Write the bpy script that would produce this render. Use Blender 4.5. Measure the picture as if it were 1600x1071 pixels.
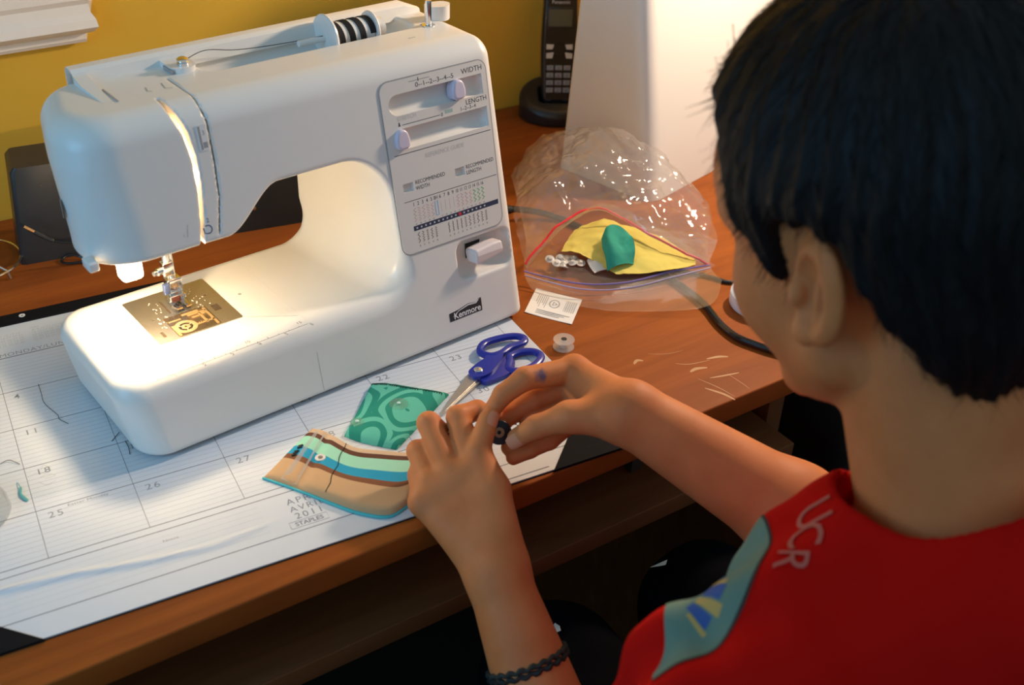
import bpy, bmesh, math, random
import numpy as np
from mathutils import Vector, Matrix, Euler

for _o in list(bpy.data.objects):
    bpy.data.objects.remove(_o)
random.seed(7)
rng = np.random.default_rng(7)
SC = bpy.context.scene
COL = SC.collection

# ------------------------------------------------------------------ frames
# Everything is measured in centimetres on the desk top (z = 0 is the desk surface, x along the
# calendar's rows, y towards the wall).  T() turns that into metres in the room (desk 74 cm high,
# room axes square with the desk and the wall).
YAW = math.radians(-5.1)
_cy, _sy = math.cos(YAW), math.sin(YAW)
DESK_H = 0.74

def T(P):
    P = np.asarray(P, float).reshape(-1, 3)
    return np.c_[(P[:, 0]*_cy - P[:, 1]*_sy)/100, (P[:, 0]*_sy + P[:, 1]*_cy)/100, P[:, 2]/100 + DESK_H]

def T1(x, y, z):
    return Vector(T([[x, y, z]])[0])

def TD(d):
    """direction from the desk frame to the room frame"""
    return Vector((d[0]*_cy - d[1]*_sy, d[0]*_sy + d[1]*_cy, d[2]))

def RF(P):
    """square-with-the-desk coordinates (cm) to the calendar frame (cm)"""
    P = np.asarray(P, float).reshape(-1, 3)
    return np.c_[P[:, 0]*_cy + P[:, 1]*_sy, -P[:, 0]*_sy + P[:, 1]*_cy, P[:, 2]]

# ------------------------------------------------------------------ camera
CAM_LOC = (-0.19, -91.88, 61.37)
CAM_ROT = np.array([[0.880775, 0.241435, -0.407362], [-0.472580, 0.502766, -0.723805], [0.030056, 0.830021, 0.556922]])
cam_data = bpy.data.cameras.new('camera')
cam = bpy.data.objects.new('camera', cam_data)
COL.objects.link(cam)
_Rz = np.array([[_cy, -_sy, 0], [_sy, _cy, 0], [0, 0, 1]])
_R = _Rz @ CAM_ROT
_m = Matrix([list(_R[0]) + [0], list(_R[1]) + [0], list(_R[2]) + [0], [0, 0, 0, 1]])
_m.translation = T1(*CAM_LOC)
cam.matrix_world = _m
cam_data.sensor_fit = 'HORIZONTAL'
cam_data.sensor_width = 23.6
cam_data.lens = 1775.1/1600*23.6
cam_data.clip_start = 0.05
cam_data.clip_end = 60
cam_data.dof.use_dof = True
cam_data.dof.focus_distance = 1.06
cam_data.dof.aperture_fstop = 4.5
SC.camera = cam

# ------------------------------------------------------------------ world, lights, exposure
SC.view_settings.view_transform = 'Standard'
SC.view_settings.look = 'None'
SC.view_settings.gamma = 1.0
SC.view_settings.use_curve_mapping = False
SC.view_settings.exposure = 0.0

world = bpy.data.worlds.new('room_ambient')
SC.world = world
world.use_nodes = True
world.node_tree.nodes['Background'].inputs[0].default_value = (0.62, 0.86, 1.0, 1)
world.node_tree.nodes['Background'].inputs[1].default_value = 0.375

def light(name, kind, loc, energy, color, size=0.1, target=None, **kw):
    d = bpy.data.lights.new(name, kind)
    d.energy = energy
    d.color = color
    if kind == 'AREA':
        d.shape = 'RECTANGLE'
        d.size = size
        d.size_y = kw.pop('size_y', size)
    else:
        d.shadow_soft_size = size
    for k, v in kw.items():
        setattr(d, k, v)
    o = bpy.data.objects.new(name, d)
    COL.objects.link(o)
    o.location = T1(*loc)
    if target is not None:
        o.rotation_euler = (T1(*target) - o.location).to_track_quat('-Z', 'Y').to_euler()
    return o

# daylight from a window to the left of the desk
light('window_daylight', 'AREA', (-72, -45, 58), 4.0, (0.20, 0.58, 1.0), 0.5, (15, -8, 8), size_y=0.6)
# desk lamp at the right end of the desk (bulb)
light('desk_lamp_bulb', 'POINT', (104, -3, 54), 27, (1.0, 0.76, 0.56), 0.035)
# bulb of the sewing machine, under the head (machine frame 2.1, 7.5, 13)
LAMP_E = 1.2

# ------------------------------------------------------------------ node materials
def new_mat(name):
    m = bpy.data.materials.new(name)
    m.use_nodes = True
    nt = m.node_tree
    return m, nt, nt.nodes['Principled BSDF']

def plain(name, col, rough=0.5, metal=0.0, spec=0.5, noise=0.0, nscale=40, bump=0.0, bscale=200, **kw):
    m, nt, b = new_mat(name)
    b.inputs['Base Color'].default_value = (*col, 1)
    b.inputs['Roughness'].default_value = rough
    b.inputs['Metallic'].default_value = metal
    b.inputs['Specular IOR Level'].default_value = spec
    for k, v in kw.items():
        b.inputs[k].default_value = v
    tc = nt.nodes.new('ShaderNodeTexCoord')
    if noise > 0:
        n = nt.nodes.new('ShaderNodeTexNoise')
        n.inputs['Scale'].default_value = nscale
        n.inputs['Detail'].default_value = 4
        r = nt.nodes.new('ShaderNodeMapRange')
        r.inputs['To Min'].default_value = 1 - noise
        r.inputs['To Max'].default_value = 1 + noise
        x = nt.nodes.new('ShaderNodeMix')
        x.data_type = 'RGBA'
        x.blend_type = 'MULTIPLY'
        x.inputs['Factor'].default_value = 1
        x.inputs['A'].default_value = (*col, 1)
        nt.links.new(tc.outputs['Object'], n.inputs['Vector'])
        nt.links.new(n.outputs['Fac'], r.inputs['Value'])
        nt.links.new(r.outputs['Result'], x.inputs['B'])
        nt.links.new(x.outputs['Result'], b.inputs['Base Color'])
    if bump > 0:
        n2 = nt.nodes.new('ShaderNodeTexNoise')
        n2.inputs['Scale'].default_value = bscale
        n2.inputs['Detail'].default_value = 3
        bp = nt.nodes.new('ShaderNodeBump')
        bp.inputs['Strength'].default_value = bump
        bp.inputs['Distance'].default_value = 0.001
        nt.links.new(tc.outputs['Object'], n2.inputs['Vector'])
        nt.links.new(n2.outputs['Fac'], bp.inputs['Height'])
        nt.links.new(bp.outputs['Normal'], b.inputs['Normal'])
    return m

def wood(name, c1, c2, rough=0.35, rot=0.0, scale=(2.2, 26, 10)):
    m, nt, b = new_mat(name)
    tc = nt.nodes.new('ShaderNodeTexCoord')
    mp = nt.nodes.new('ShaderNodeMapping')
    mp.inputs['Scale'].default_value = scale
    mp.inputs['Rotation'].default_value = (0, 0, rot)
    n = nt.nodes.new('ShaderNodeTexNoise')
    n.inputs['Scale'].default_value = 1.6
    n.inputs['Detail'].default_value = 8
    n.inputs['Roughness'].default_value = 0.62
    n.inputs['Distortion'].default_value = 0.6
    n2 = nt.nodes.new('ShaderNodeTexNoise')
    n2.inputs['Scale'].default_value = 2.5
    n2.inputs['Detail'].default_value = 3
    mx = nt.nodes.new('ShaderNodeMath')
    mx.operation = 'MULTIPLY_ADD'
    mx.inputs[1].default_value = 0.7
    r = nt.nodes.new('ShaderNodeValToRGB')
    r.color_ramp.elements[0].position = 0.28
    r.color_ramp.elements[0].color = (*c1, 1)
    r.color_ramp.elements[1].position = 0.78
    r.color_ramp.elements[1].color = (*c2, 1)
    ad = nt.nodes.new('ShaderNodeMath')
    ad.operation = 'MULTIPLY'
    ad.inputs[1].default_value = 0.3
    nt.links.new(tc.outputs['Object'], mp.inputs['Vector'])
    nt.links.new(mp.outputs['Vector'], n.inputs['Vector'])
    nt.links.new(tc.outputs['Object'], n2.inputs['Vector'])
    nt.links.new(n2.outputs['Fac'], ad.inputs[0])
    nt.links.new(n.outputs['Fac'], mx.inputs[0])
    nt.links.new(ad.outputs[0], mx.inputs[2])
    nt.links.new(mx.outputs[0], r.inputs['Fac'])
    nt.links.new(r.outputs['Color'], b.inputs['Base Color'])
    b.inputs['Roughness'].default_value = rough
    b.inputs['Specular IOR Level'].default_value = 0.08
    bp = nt.nodes.new('ShaderNodeBump')
    bp.inputs['Strength'].default_value = 0.08
    bp.inputs['Distance'].default_value = 0.001
    nt.links.new(n.outputs['Fac'], bp.inputs['Height'])
    nt.links.new(bp.outputs['Normal'], b.inputs['Normal'])
    return m

def emitter(name, col, strength):
    m, nt, b = new_mat(name)
    b.inputs['Base Color'].default_value = (*col, 1)
    b.inputs['Emission Color'].default_value = (*col, 1)
    b.inputs['Emission Strength'].default_value = strength
    return m

def film(name, tint=(1, 1, 1), gloss=0.06, haze=0.05, rough=0.06, bump=0.0, bscale=60):
    """thin clear plastic: mostly see-through, mirror-like at grazing angles, a little milky"""
    m = bpy.data.materials.new(name)
    m.use_nodes = True
    nt = m.node_tree
    nt.nodes.clear()
    out = nt.nodes.new('ShaderNodeOutputMaterial')
    tr = nt.nodes.new('ShaderNodeBsdfTransparent')
    tr.inputs[0].default_value = (*tint, 1)
    di = nt.nodes.new('ShaderNodeBsdfDiffuse')
    di.inputs[0].default_value = (0.9, 0.88, 0.85, 1)
    tl = nt.nodes.new('ShaderNodeBsdfTranslucent')
    tl.inputs[0].default_value = (0.9, 0.88, 0.85, 1)
    ms = nt.nodes.new('ShaderNodeMixShader')
    ms.inputs[0].default_value = 0.5
    gl = nt.nodes.new('ShaderNodeBsdfGlossy')
    gl.inputs['Roughness'].default_value = rough
    fr = nt.nodes.new('ShaderNodeLayerWeight')
    fr.inputs['Blend'].default_value = 0.5
    pw = nt.nodes.new('ShaderNodeMath')
    pw.operation = 'POWER'
    pw.inputs[1].default_value = 4.0
    ad = nt.nodes.new('ShaderNodeMath')
    ad.operation = 'MULTIPLY_ADD'
    ad.inputs[1].default_value = 0.9
    ad.inputs[2].default_value = gloss
    ad.use_clamp = True
    m1 = nt.nodes.new('ShaderNodeMixShader')
    m1.inputs[0].default_value = haze
    m2 = nt.nodes.new('ShaderNodeMixShader')
    nt.links.new(di.outputs[0], ms.inputs[1])
    nt.links.new(tl.outputs[0], ms.inputs[2])
    nt.links.new(tr.outputs[0], m1.inputs[1])
    nt.links.new(ms.outputs[0], m1.inputs[2])
    nt.links.new(fr.outputs['Facing'], pw.inputs[0])
    nt.links.new(pw.outputs[0], ad.inputs[0])
    nt.links.new(ad.outputs[0], m2.inputs[0])
    nt.links.new(m1.outputs[0], m2.inputs[1])
    nt.links.new(gl.outputs[0], m2.inputs[2])
    nt.links.new(m2.outputs[0], out.inputs[0])
    if bump:
        tc = nt.nodes.new('ShaderNodeTexCoord')
        n = nt.nodes.new('ShaderNodeTexNoise')
        n.inputs['Scale'].default_value = bscale
        n.inputs['Detail'].default_value = 2
        bp = nt.nodes.new('ShaderNodeBump')
        bp.inputs['Strength'].default_value = bump
        bp.inputs['Distance'].default_value = 0.003
        nt.links.new(tc.outputs['Object'], n.inputs['Vector'])
        nt.links.new(n.outputs['Fac'], bp.inputs['Height'])
        nt.links.new(bp.outputs['Normal'], gl.inputs['Normal'])
        nt.links.new(bp.outputs['Normal'], fr.inputs['Normal'])
    return m

# ------------------------------------------------------------------ object helpers
def tag(o, label=None, cat=None, group=None, kind=None):
    if label: o['label'] = label
    if cat: o['category'] = cat
    if group: o['group'] = group
    if kind: o['kind'] = kind
    return o

def thing(name, base, label, cat, group=None):
    """an Empty at the thing's base (desk-frame cm)"""
    o = bpy.data.objects.new(name, None)
    COL.objects.link(o)
    o.empty_display_size = 0.02
    o.location = T1(*base)
    return tag(o, label, cat, group)

def wloc(o):
    v = Vector(o.location)
    p = o.parent
    while p is not None:
        v = v + p.location
        p = p.parent
    return v

def link_mesh(name, V, F, mat, parent=None, smooth=True, auto=None):
    """V in room metres; object origin at the bounding box centre"""
    V = np.asarray(V, float)
    c = (V.min(0) + V.max(0))/2
    me = bpy.data.meshes.new(name)
    if isinstance(F, np.ndarray):
        n, k = F.shape
        me.vertices.add(len(V))
        me.vertices.foreach_set('co', (V - c).astype(np.float32).ravel())
        me.loops.add(n*k)
        me.loops.foreach_set('vertex_index', F.astype(np.int32).ravel())
        me.polygons.add(n)
        me.polygons.foreach_set('loop_start', np.arange(0, n*k, k, dtype=np.int32))
        me.polygons.foreach_set('loop_total', np.full(n, k, dtype=np.int32))
        me.update(calc_edges=True)
    else:
        me.from_pydata([tuple(v) for v in (V - c)], [], F)
        me.update()
    me.validate()
    if smooth:
        me.polygons.foreach_set('use_smooth', np.ones(len(me.polygons), dtype=bool))
        if auto:
            me.set_sharp_from_angle(angle=math.radians(auto))
    if mat is not None:
        for mm in (mat if isinstance(mat, (list, tuple)) else [mat]):
            me.materials.append(mm)
    o = bpy.data.objects.new(name, me)
    COL.objects.link(o)
    o.location = Vector(c)
    if parent is not None:
        o.location = Vector(c) - wloc(parent)
        o.parent = parent
    return o

class MB:
    """collects simple shapes into one mesh (any right-handed cm frame, turned to the room by tf)"""
    def __init__(self, tf=T):
        self.v, self.f, self.tf = [], [], tf
    def add(self, V, F):
        n = len(self.v)
        self.v.extend([tuple(p) for p in V])
        self.f.extend([tuple(i + n for i in f) for f in F])
        return self
    def box(self, lo, hi, bev=0.0):
        x0, y0, z0 = lo
        x1, y1, z1 = hi
        if bev <= 0:
            V = [(x0, y0, z0), (x1, y0, z0), (x1, y1, z0), (x0, y1, z0), (x0, y0, z1), (x1, y0, z1), (x1, y1, z1), (x0, y1, z1)]
            F = [(0, 3, 2, 1), (4, 5, 6, 7), (0, 1, 5, 4), (1, 2, 6, 5), (2, 3, 7, 6), (3, 0, 4, 7)]
            return self.add(V, F)
        bm = bmesh.new()
        bmesh.ops.create_cube(bm, size=1)
        for v in bm.verts:
            v.co = Vector(((x0 + x1)/2 + v.co.x*(x1 - x0), (y0 + y1)/2 + v.co.y*(y1 - y0), (z0 + z1)/2 + v.co.z*(z1 - z0)))
        bmesh.ops.bevel(bm, geom=list(bm.edges), offset=bev, segments=3, affect='EDGES', profile=0.5)
        bm.verts.index_update()
        V = [tuple(v.co) for v in bm.verts]
        F = [tuple(v.index for v in f.verts) for f in bm.faces]
        bm.free()
        return self.add(V, F)
    def loft(self, rings, cap=True, closed=True):
        """rings: equal-length lists of points"""
        n = len(rings[0])
        V = [p for r in rings for p in r]
        F = []
        for i in range(len(rings) - 1):
            for j in range(n if closed else n - 1):
                k = (j + 1) % n
                F.append((i*n + j, i*n + k, (i + 1)*n + k, (i + 1)*n + j))
        if cap and closed:
            F.append(tuple(range(n))[::-1])
            F.append(tuple((len(rings) - 1)*n + j for j in range(n)))
        return self.add(V, F)
    def tube(self, pts, r, n=10, flat=1.0, up=(0, 0, 1), cap=True):
        pts = np.asarray(pts, float)
        m = len(pts)
        rr = r if hasattr(r, '__len__') else [r]*m
        tg = np.gradient(pts, axis=0)
        tg /= np.linalg.norm(tg, axis=1)[:, None] + 1e-12
        u = np.asarray(up, float)
        if abs(np.dot(u, tg[0])) > 0.95:
            u = np.array([1.0, 0, 0])
        s = np.cross(tg[0], u)
        s /= np.linalg.norm(s)
        rings = []
        for i in range(m):
            s = s - tg[i]*np.dot(s, tg[i])
            s /= np.linalg.norm(s)
            w = np.cross(s, tg[i])
            rings.append([tuple(pts[i] + rr[i]*(math.cos(a)*s + flat*math.sin(a)*w)) for a in [2*math.pi*k/n for k in range(n)]])
        return self.loft(rings, cap)
    def lathe(self, prof, axis_p, axis_d, n=24):
        """prof: list of (radius, height) along the axis"""
        d = np.asarray(axis_d, float)
        d /= np.linalg.norm(d)
        s = np.cross(d, (0, 0, 1.0))
        if np.linalg.norm(s) < 1e-3:
            s = np.array([1.0, 0, 0])
        s /= np.linalg.norm(s)
        w = np.cross(d, s)
        p = np.asarray(axis_p, float)
        rings = [[tuple(p + h*d + r*(math.cos(a)*s + math.sin(a)*w)) for a in [2*math.pi*k/n for k in range(n)]] for r, h in prof]
        return self.loft(rings, True)
    def build(self, name, mat, parent=None, smooth=True, auto=35):
        return link_mesh(name, self.tf(np.array(self.v)), self.f, mat, parent, smooth, auto)

def smooth_path(P, n=12, closed=False):
    """Catmull-Rom through the points"""
    P = np.asarray(P, float)
    m = len(P)
    out = []
    rg = range(m if closed else m - 1)
    for i in rg:
        if closed:
            a, b, c, d = P[(i - 1) % m], P[i], P[(i + 1) % m], P[(i + 2) % m]
        else:
            a, b, c, d = P[max(i - 1, 0)], P[i], P[i + 1], P[min(i + 2, m - 1)]
        for k in range(n):
            t = k/n
            out.append(0.5*((2*b) + (-a + c)*t + (2*a - 5*b + 4*c - d)*t*t + (-a + 3*b - 3*c + d)*t**3))
    if not closed:
        out.append(P[-1])
    return np.array(out)

def rrect(x0, y0, x1, y1, r, n=6):
    out = []
    for cx, cy, a0 in ((x1 - r, y1 - r, 0), (x0 + r, y1 - r, 90), (x0 + r, y0 + r, 180), (x1 - r, y0 + r, 270)):
        for k in range(n + 1):
            a = math.radians(a0 + 90*k/n)
            out.append((cx + r*math.cos(a), cy + r*math.sin(a)))
    return out

def plate2d(outer, holes, t0, t1, to3):
    """flat plate with holes: 2-D loops, thickness from t0 to t1, to3(u, v, t) -> cm point"""
    bm = bmesh.new()
    edges = []
    loops = []
    for lp in [outer] + list(holes):
        vs = [bm.verts.new((p[0], p[1], 0)) for p in lp]
        loops.append(len(vs))
        for i in range(len(vs)):
            edges.append(bm.edges.new((vs[i], vs[(i + 1) % len(vs)])))
    bmesh.ops.triangle_fill(bm, edges=edges, use_beauty=True, use_dissolve=False, normal=(0, 0, 1))
    bm.verts.index_update()
    P = [(v.co.x, v.co.y) for v in bm.verts]
    F = [tuple(v.index for v in f.verts) for f in bm.faces]
    F2 = []
    for f in F:
        a, b, c = [P[i] for i in f]
        F2.append(f if (b[0] - a[0])*(c[1] - a[1]) - (b[1] - a[1])*(c[0] - a[0]) > 0 else f[::-1])
    bm.free()
    n = len(P)
    V = [to3(u, v, t1) for u, v in P] + [to3(u, v, t0) for u, v in P]
    FF = list(F2) + [tuple(i + n for i in f[::-1]) for f in F2]
    s = 0
    for k, ln in enumerate(loops):
        area = sum(P[s + i][0]*P[s + (i + 1) % ln][1] - P[s + (i + 1) % ln][0]*P[s + i][1] for i in range(ln))
        for i in range(ln):
            a, b = s + i, s + (i + 1) % ln
            ccw = area > 0
            if k > 0: ccw = not ccw if area > 0 else ccw
            FF.append((a, a + n, b + n, b) if (area > 0) == (k == 0) or (k > 0 and area < 0) else (b, b + n, a + n, a))
        s += ln
    return V, FF

_text_cache = {}
def text2d(s, size=1.0, bold=0.0, wide=1.0, align='LEFT', spacing=1.0):
    """triangles of a line of lettering in 2-D (capital height about 0.7*size)"""
    key = (s, bold, align, spacing)
    if key not in _text_cache:
        cu = bpy.data.curves.new('lettering', 'FONT')
        cu.body = s
        cu.size = 1.0
        cu.offset = bold
        cu.align_x = align
        cu.space_character = spacing
        cu.resolution_u = 3
        ob = bpy.data.objects.new('lettering', cu)
        COL.objects.link(ob)
        bpy.context.view_layer.update()
        me = bpy.data.meshes.new_from_object(ob.evaluated_get(bpy.context.evaluated_depsgraph_get()))
        V = [(v.co.x, v.co.y) for v in me.vertices]
        F = [tuple(p.vertices) for p in me.polygons]
        bpy.data.objects.remove(ob)
        bpy.data.curves.remove(cu)
        bpy.data.meshes.remove(me)
        _text_cache[key] = (V, F)
    V, F = _text_cache[key]
    return [(x*size*wide, y*size) for x, y in V], F

def stroke2d(pts, w):
    """flat ribbon along a 2-D polyline"""
    P = np.asarray(pts, float)
    tg = np.gradient(P, axis=0)
    tg /= np.linalg.norm(tg, axis=1)[:, None] + 1e-9
    nn = np.c_[-tg[:, 1], tg[:, 0]]
    ww = np.asarray(w if hasattr(w, '__len__') else [w]*len(P))[:, None]/2
    L, Rr = P + nn*ww, P - nn*ww
    V = [tuple(p) for p in L] + [tuple(p) for p in Rr]
    n = len(P)
    F = [(i, i + n, i + n + 1, i + 1) for i in range(n - 1)]
    return V, F

class Print:
    """flat lettering and lines laid on a surface: to3(u, v) -> cm point in frame tf"""
    def __init__(self, to3, tf=T):
        self.mb, self.to3 = MB(tf), to3
    def add(self, VF, at=(0, 0), rot=0.0):
        c, s = math.cos(rot), math.sin(rot)
        self.mb.add([self.to3(at[0] + x*c - y*s, at[1] + x*s + y*c) for x, y in VF[0]], VF[1])
        return self
    def text(self, s, at, size, rot=0.0, **kw):
        return self.add(text2d(s, size, **kw), at, rot)
    def line(self, a, b, w):
        return self.add(stroke2d([a, b], w))
    def build(self, name, mat, parent):
        return self.mb.build(name, mat, parent, smooth=False)

# ------------------------------------------------------------------ solid shapes from distance fields
def rmax(a, b, r):
    return np.minimum(np.maximum(a, b), -r) + np.sqrt(np.maximum(a + r, 0)**2 + np.maximum(b + r, 0)**2)

def smin(a, b, k):
    h = np.maximum(k - np.abs(a - b), 0)/k
    return np.minimum(a, b) - h*h*k*0.25

def smax(a, b, k):
    return -smin(-a, -b, k)

def rbox(x, y, z, lo, hi, r):
    cx, cy, cz = [(l + h)/2 for l, h in zip(lo, hi)]
    hx, hy, hz = [(h - l)/2 - r for l, h in zip(lo, hi)]
    qx, qy, qz = np.abs(x - cx) - hx, np.abs(y - cy) - hy, np.abs(z - cz) - hz
    return np.sqrt(np.maximum(qx, 0)**2 + np.maximum(qy, 0)**2 + np.maximum(qz, 0)**2) + np.minimum(np.maximum(qx, np.maximum(qy, qz)), 0) - r

def rcone(x, y, z, p, q, r1, r2):
    """capsule that tapers from r1 at p to r2 at q"""
    p = np.asarray(p, float); q = np.asarray(q, float)
    d = q - p
    L2 = d @ d + 1e-9
    px, py, pz = x - p[0], y - p[1], z - p[2]
    t = np.clip((px*d[0] + py*d[1] + pz*d[2])/L2, 0, 1)
    return np.sqrt((px - t*d[0])**2 + (py - t*d[1])**2 + (pz - t*d[2])**2) - (r1 + (r2 - r1)*t)

def ellip(x, y, z, c, R, rad):
    """ellipsoid, R rows are its axes"""
    px, py, pz = x - c[0], y - c[1], z - c[2]
    a = px*R[0][0] + py*R[0][1] + pz*R[0][2]
    b = px*R[1][0] + py*R[1][1] + pz*R[1][2]
    d = px*R[2][0] + py*R[2][1] + pz*R[2][2]
    k0 = np.sqrt((a/rad[0])**2 + (b/rad[1])**2 + (d/rad[2])**2)
    k1 = np.sqrt((a/rad[0]**2)**2 + (b/rad[1]**2)**2 + (d/rad[2]**2)**2) + 1e-9
    return k0*(k0 - 1)/k1

def field_mesh(fun, lo, hi, h, margin=1.25):
    """closed quad surface of fun(x, y, z) = 0 (naive surface nets, evaluated only near the surface)"""
    lo = np.asarray(lo, float); hi = np.asarray(hi, float)
    B = 12
    nb = np.ceil((hi - lo)/(h*B)).astype(int)
    n = nb*B + 1
    G = np.empty(n, np.float32)
    half = h*B/2*math.sqrt(3)*margin
    bi = np.stack(np.meshgrid(*[np.arange(k) for k in nb], indexing='ij'), -1).reshape(-1, 3)
    cen = lo + (bi + 0.5)*B*h
    dc = fun(cen[:, 0], cen[:, 1], cen[:, 2])
    off = np.arange(B + 1)
    ox, oy, oz = np.meshgrid(off, off, off, indexing='ij')
    near = np.abs(dc) < half
    for (i, j, k), d in zip(bi[~near], dc[~near]):
        G[i*B:i*B + B + 1, j*B:j*B + B + 1, k*B:k*B + B + 1] = d
    act = bi[near]
    CH = 160
    for s in range(0, len(act), CH):
        blk = act[s:s + CH]
        X = lo[0] + h*(blk[:, 0, None]*B + ox.ravel()[None])
        Y = lo[1] + h*(blk[:, 1, None]*B + oy.ravel()[None])
        Z = lo[2] + h*(blk[:, 2, None]*B + oz.ravel()[None])
        D = fun(X, Y, Z).astype(np.float32).reshape(-1, B + 1, B + 1, B + 1)
        for (i, j, k), d in zip(blk, D):
            G[i*B:i*B + B + 1, j*B:j*B + B + 1, k*B:k*B + B + 1] = d
    S = G < 0
    cnt = np.zeros(n - 1, np.uint8)
    for a in (0, 1):
        for b in (0, 1):
            for c in (0, 1):
                cnt += S[a:n[0] - 1 + a, b:n[1] - 1 + b, c:n[2] - 1 + c]
    cell = np.argwhere((cnt > 0) & (cnt < 8))
    ids = (cell[:, 0]*n[1] + cell[:, 1])*n[2] + cell[:, 2]
    cv = {}
    for a in (0, 1):
        for b in (0, 1):
            for c in (0, 1):
                cv[a, b, c] = G[cell[:, 0] + a, cell[:, 1] + b, cell[:, 2] + c]
    acc = np.zeros((len(cell), 3)); num = np.zeros(len(cell))
    for p in cv:
        for ax in range(3):
            if p[ax] == 0:
                q = list(p); q[ax] = 1; q = tuple(q)
                v0, v1 = cv[p], cv[q]
                m = (v0 < 0) != (v1 < 0)
                t = np.where(m, v0/np.where(m, v0 - v1, 1), 0)
                pt = np.tile(np.array(p, float), (len(cell), 1))
                pt[:, ax] += t
                acc[m] += pt[m]; num[m] += 1
    V = lo + h*(cell + acc/num[:, None])
    F = []
    for ax in range(3):
        o1, o2 = [(1, 2), (2, 0), (0, 1)][ax]
        sl0 = [slice(None)]*3; sl1 = [slice(None)]*3
        sl0[ax] = slice(0, -1); sl1[ax] = slice(1, None)
        e = np.argwhere(S[tuple(sl0)] != S[tuple(sl1)])
        e = e[(e[:, o1] > 0) & (e[:, o2] > 0) & (e[:, o1] < n[o1] - 1) & (e[:, o2] < n[o2] - 1)]
        inside = S[e[:, 0], e[:, 1], e[:, 2]]
        quad = []
        for d1, d2 in ((0, 0), (-1, 0), (-1, -1), (0, -1)):
            q = e.copy(); q[:, o1] += d1; q[:, o2] += d2
            quad.append(np.searchsorted(ids, (q[:, 0]*n[1] + q[:, 1])*n[2] + q[:, 2]))
        Q = np.stack(quad, 1)
        Q[~inside] = Q[~inside][:, ::-1]
        F.append(Q)
    return V, np.concatenate(F)

def polish(V, fun, it=2, e=0.02):
    """slide the vertices onto the exact surface"""
    for _ in range(it):
        x, y, z = V.T
        d = fun(x, y, z)
        g = np.stack([fun(x + e, y, z) - d, fun(x, y + e, z) - d, fun(x, y, z + e) - d], 1)/e
        V = V - g*(np.clip(d, -0.2, 0.2)/np.maximum((g*g).sum(1), 0.25))[:, None]
    return V

# ================================================================== materials
M = {}
M['shell'] = plain('white_machine_plastic', (0.80, 0.78, 0.74), 0.32, noise=0.015, nscale=30)
M['panel'] = plain('panel_plastic', (0.74, 0.72, 0.68), 0.38)
M['lilac'] = plain('lilac_plastic', (0.66, 0.60, 0.72), 0.35)
M['pinkish'] = plain('pinkish_plastic', (0.80, 0.70, 0.68), 0.35)
M['ink'] = plain('dark_print', (0.07, 0.07, 0.08), 0.6)
M['ink_grey'] = plain('grey_print', (0.36, 0.36, 0.37), 0.6)
M['ink_pale'] = plain('pale_print', (0.55, 0.55, 0.53), 0.6)
M['navy'] = plain('navy_print', (0.03, 0.04, 0.09), 0.5)
M['ink_pink'] = plain('pink_print', (0.72, 0.36, 0.32), 0.6)
M['ink_green'] = plain('green_print', (0.12, 0.50, 0.16), 0.6)
M['ink_brown'] = plain('brown_print', (0.25, 0.17, 0.13), 0.6)
M['ink_blue'] = plain('light_blue_print', (0.20, 0.50, 0.80), 0.5)
M['ink_red'] = plain('red_print', (0.75, 0.03, 0.04), 0.5)
M['ink_white'] = plain('white_print', (0.85, 0.85, 0.85), 0.5)
M['chrome'] = plain('chrome', (0.82, 0.80, 0.77), 0.16, 1.0)
M['steel'] = plain('brushed_steel', (0.60, 0.57, 0.52), 0.4, 1.0, noise=0.08, nscale=300)
M['dark_metal'] = plain('dark_metal', (0.10, 0.09, 0.08), 0.4, 0.7)
M['hole'] = plain('recess_shade', (0.02, 0.018, 0.015), 0.7)  # near-black, shade of openings painted as flat patches
M['black_plastic'] = plain('black_plastic', (0.014, 0.015, 0.017), 0.35)
M['black_gloss'] = plain('black_gloss_plastic', (0.012, 0.013, 0.016), 0.14)
M['rubber'] = plain('black_rubber', (0.015, 0.015, 0.015), 0.55)
M['white_plastic'] = plain('white_plastic', (0.82, 0.80, 0.77), 0.3)
M['lens'] = emitter('sewing_lamp_lens', (1.0, 0.86, 0.62), 9.0)
M['clear'] = film('clear_rigid_plastic', (0.985, 0.985, 0.98), 0.015, 0.05, 0.08)
M['clear_smoke'] = film('smoky_clear_plastic', (0.88, 0.82, 0.72), 0.05, 0.03, 0.05)
M['thread_black'] = plain('black_thread', (0.012, 0.012, 0.014), 0.8)
M['thread_white'] = plain('white_spool_core', (0.85, 0.84, 0.82), 0.5)

# ================================================================== sewing machine
MTH = math.radians(10.5)
MO = np.array([10.64, -15.71, 0.0])
def MM(L):
    """machine frame (a along the bed, b towards the wall, z up) to the calendar frame, cm"""
    L = np.asarray(L, float).reshape(-1, 3)
    c, s = math.cos(MTH), math.sin(MTH)
    return np.c_[MO[0] + L[:, 0]*c - L[:, 1]*s, MO[1] + L[:, 0]*s + L[:, 1]*c, L[:, 2]]
def TM(L):
    return T(MM(L))
KF = 0.22                       # the front leans back: b = KF * z
_KN = math.sqrt(1 + KF*KF)
def face(a, z, n=0.0):
    """point on the leaning front at height z, n cm proud of it"""
    return (a, KF*z - n/_KN, z + n*KF/_KN)

def slot_a(z):
    return np.interp(z, [16.0, 18.5, 21.0, 23.3, 25.3, 27.6], [6.9, 7.45, 7.8, 7.9, 7.65, 6.9])
def slot_w(z):
    return np.interp(z, [16.0, 20.0, 24.0, 26.5, 27.6], [0.36, 0.34, 0.44, 0.55, 0.3])
def slot2_a(z):
    return np.interp(z, [17.2, 20.0, 23.0, 25.8, 27.4], [8.62, 9.25, 9.5, 9.55, 9.4])

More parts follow.
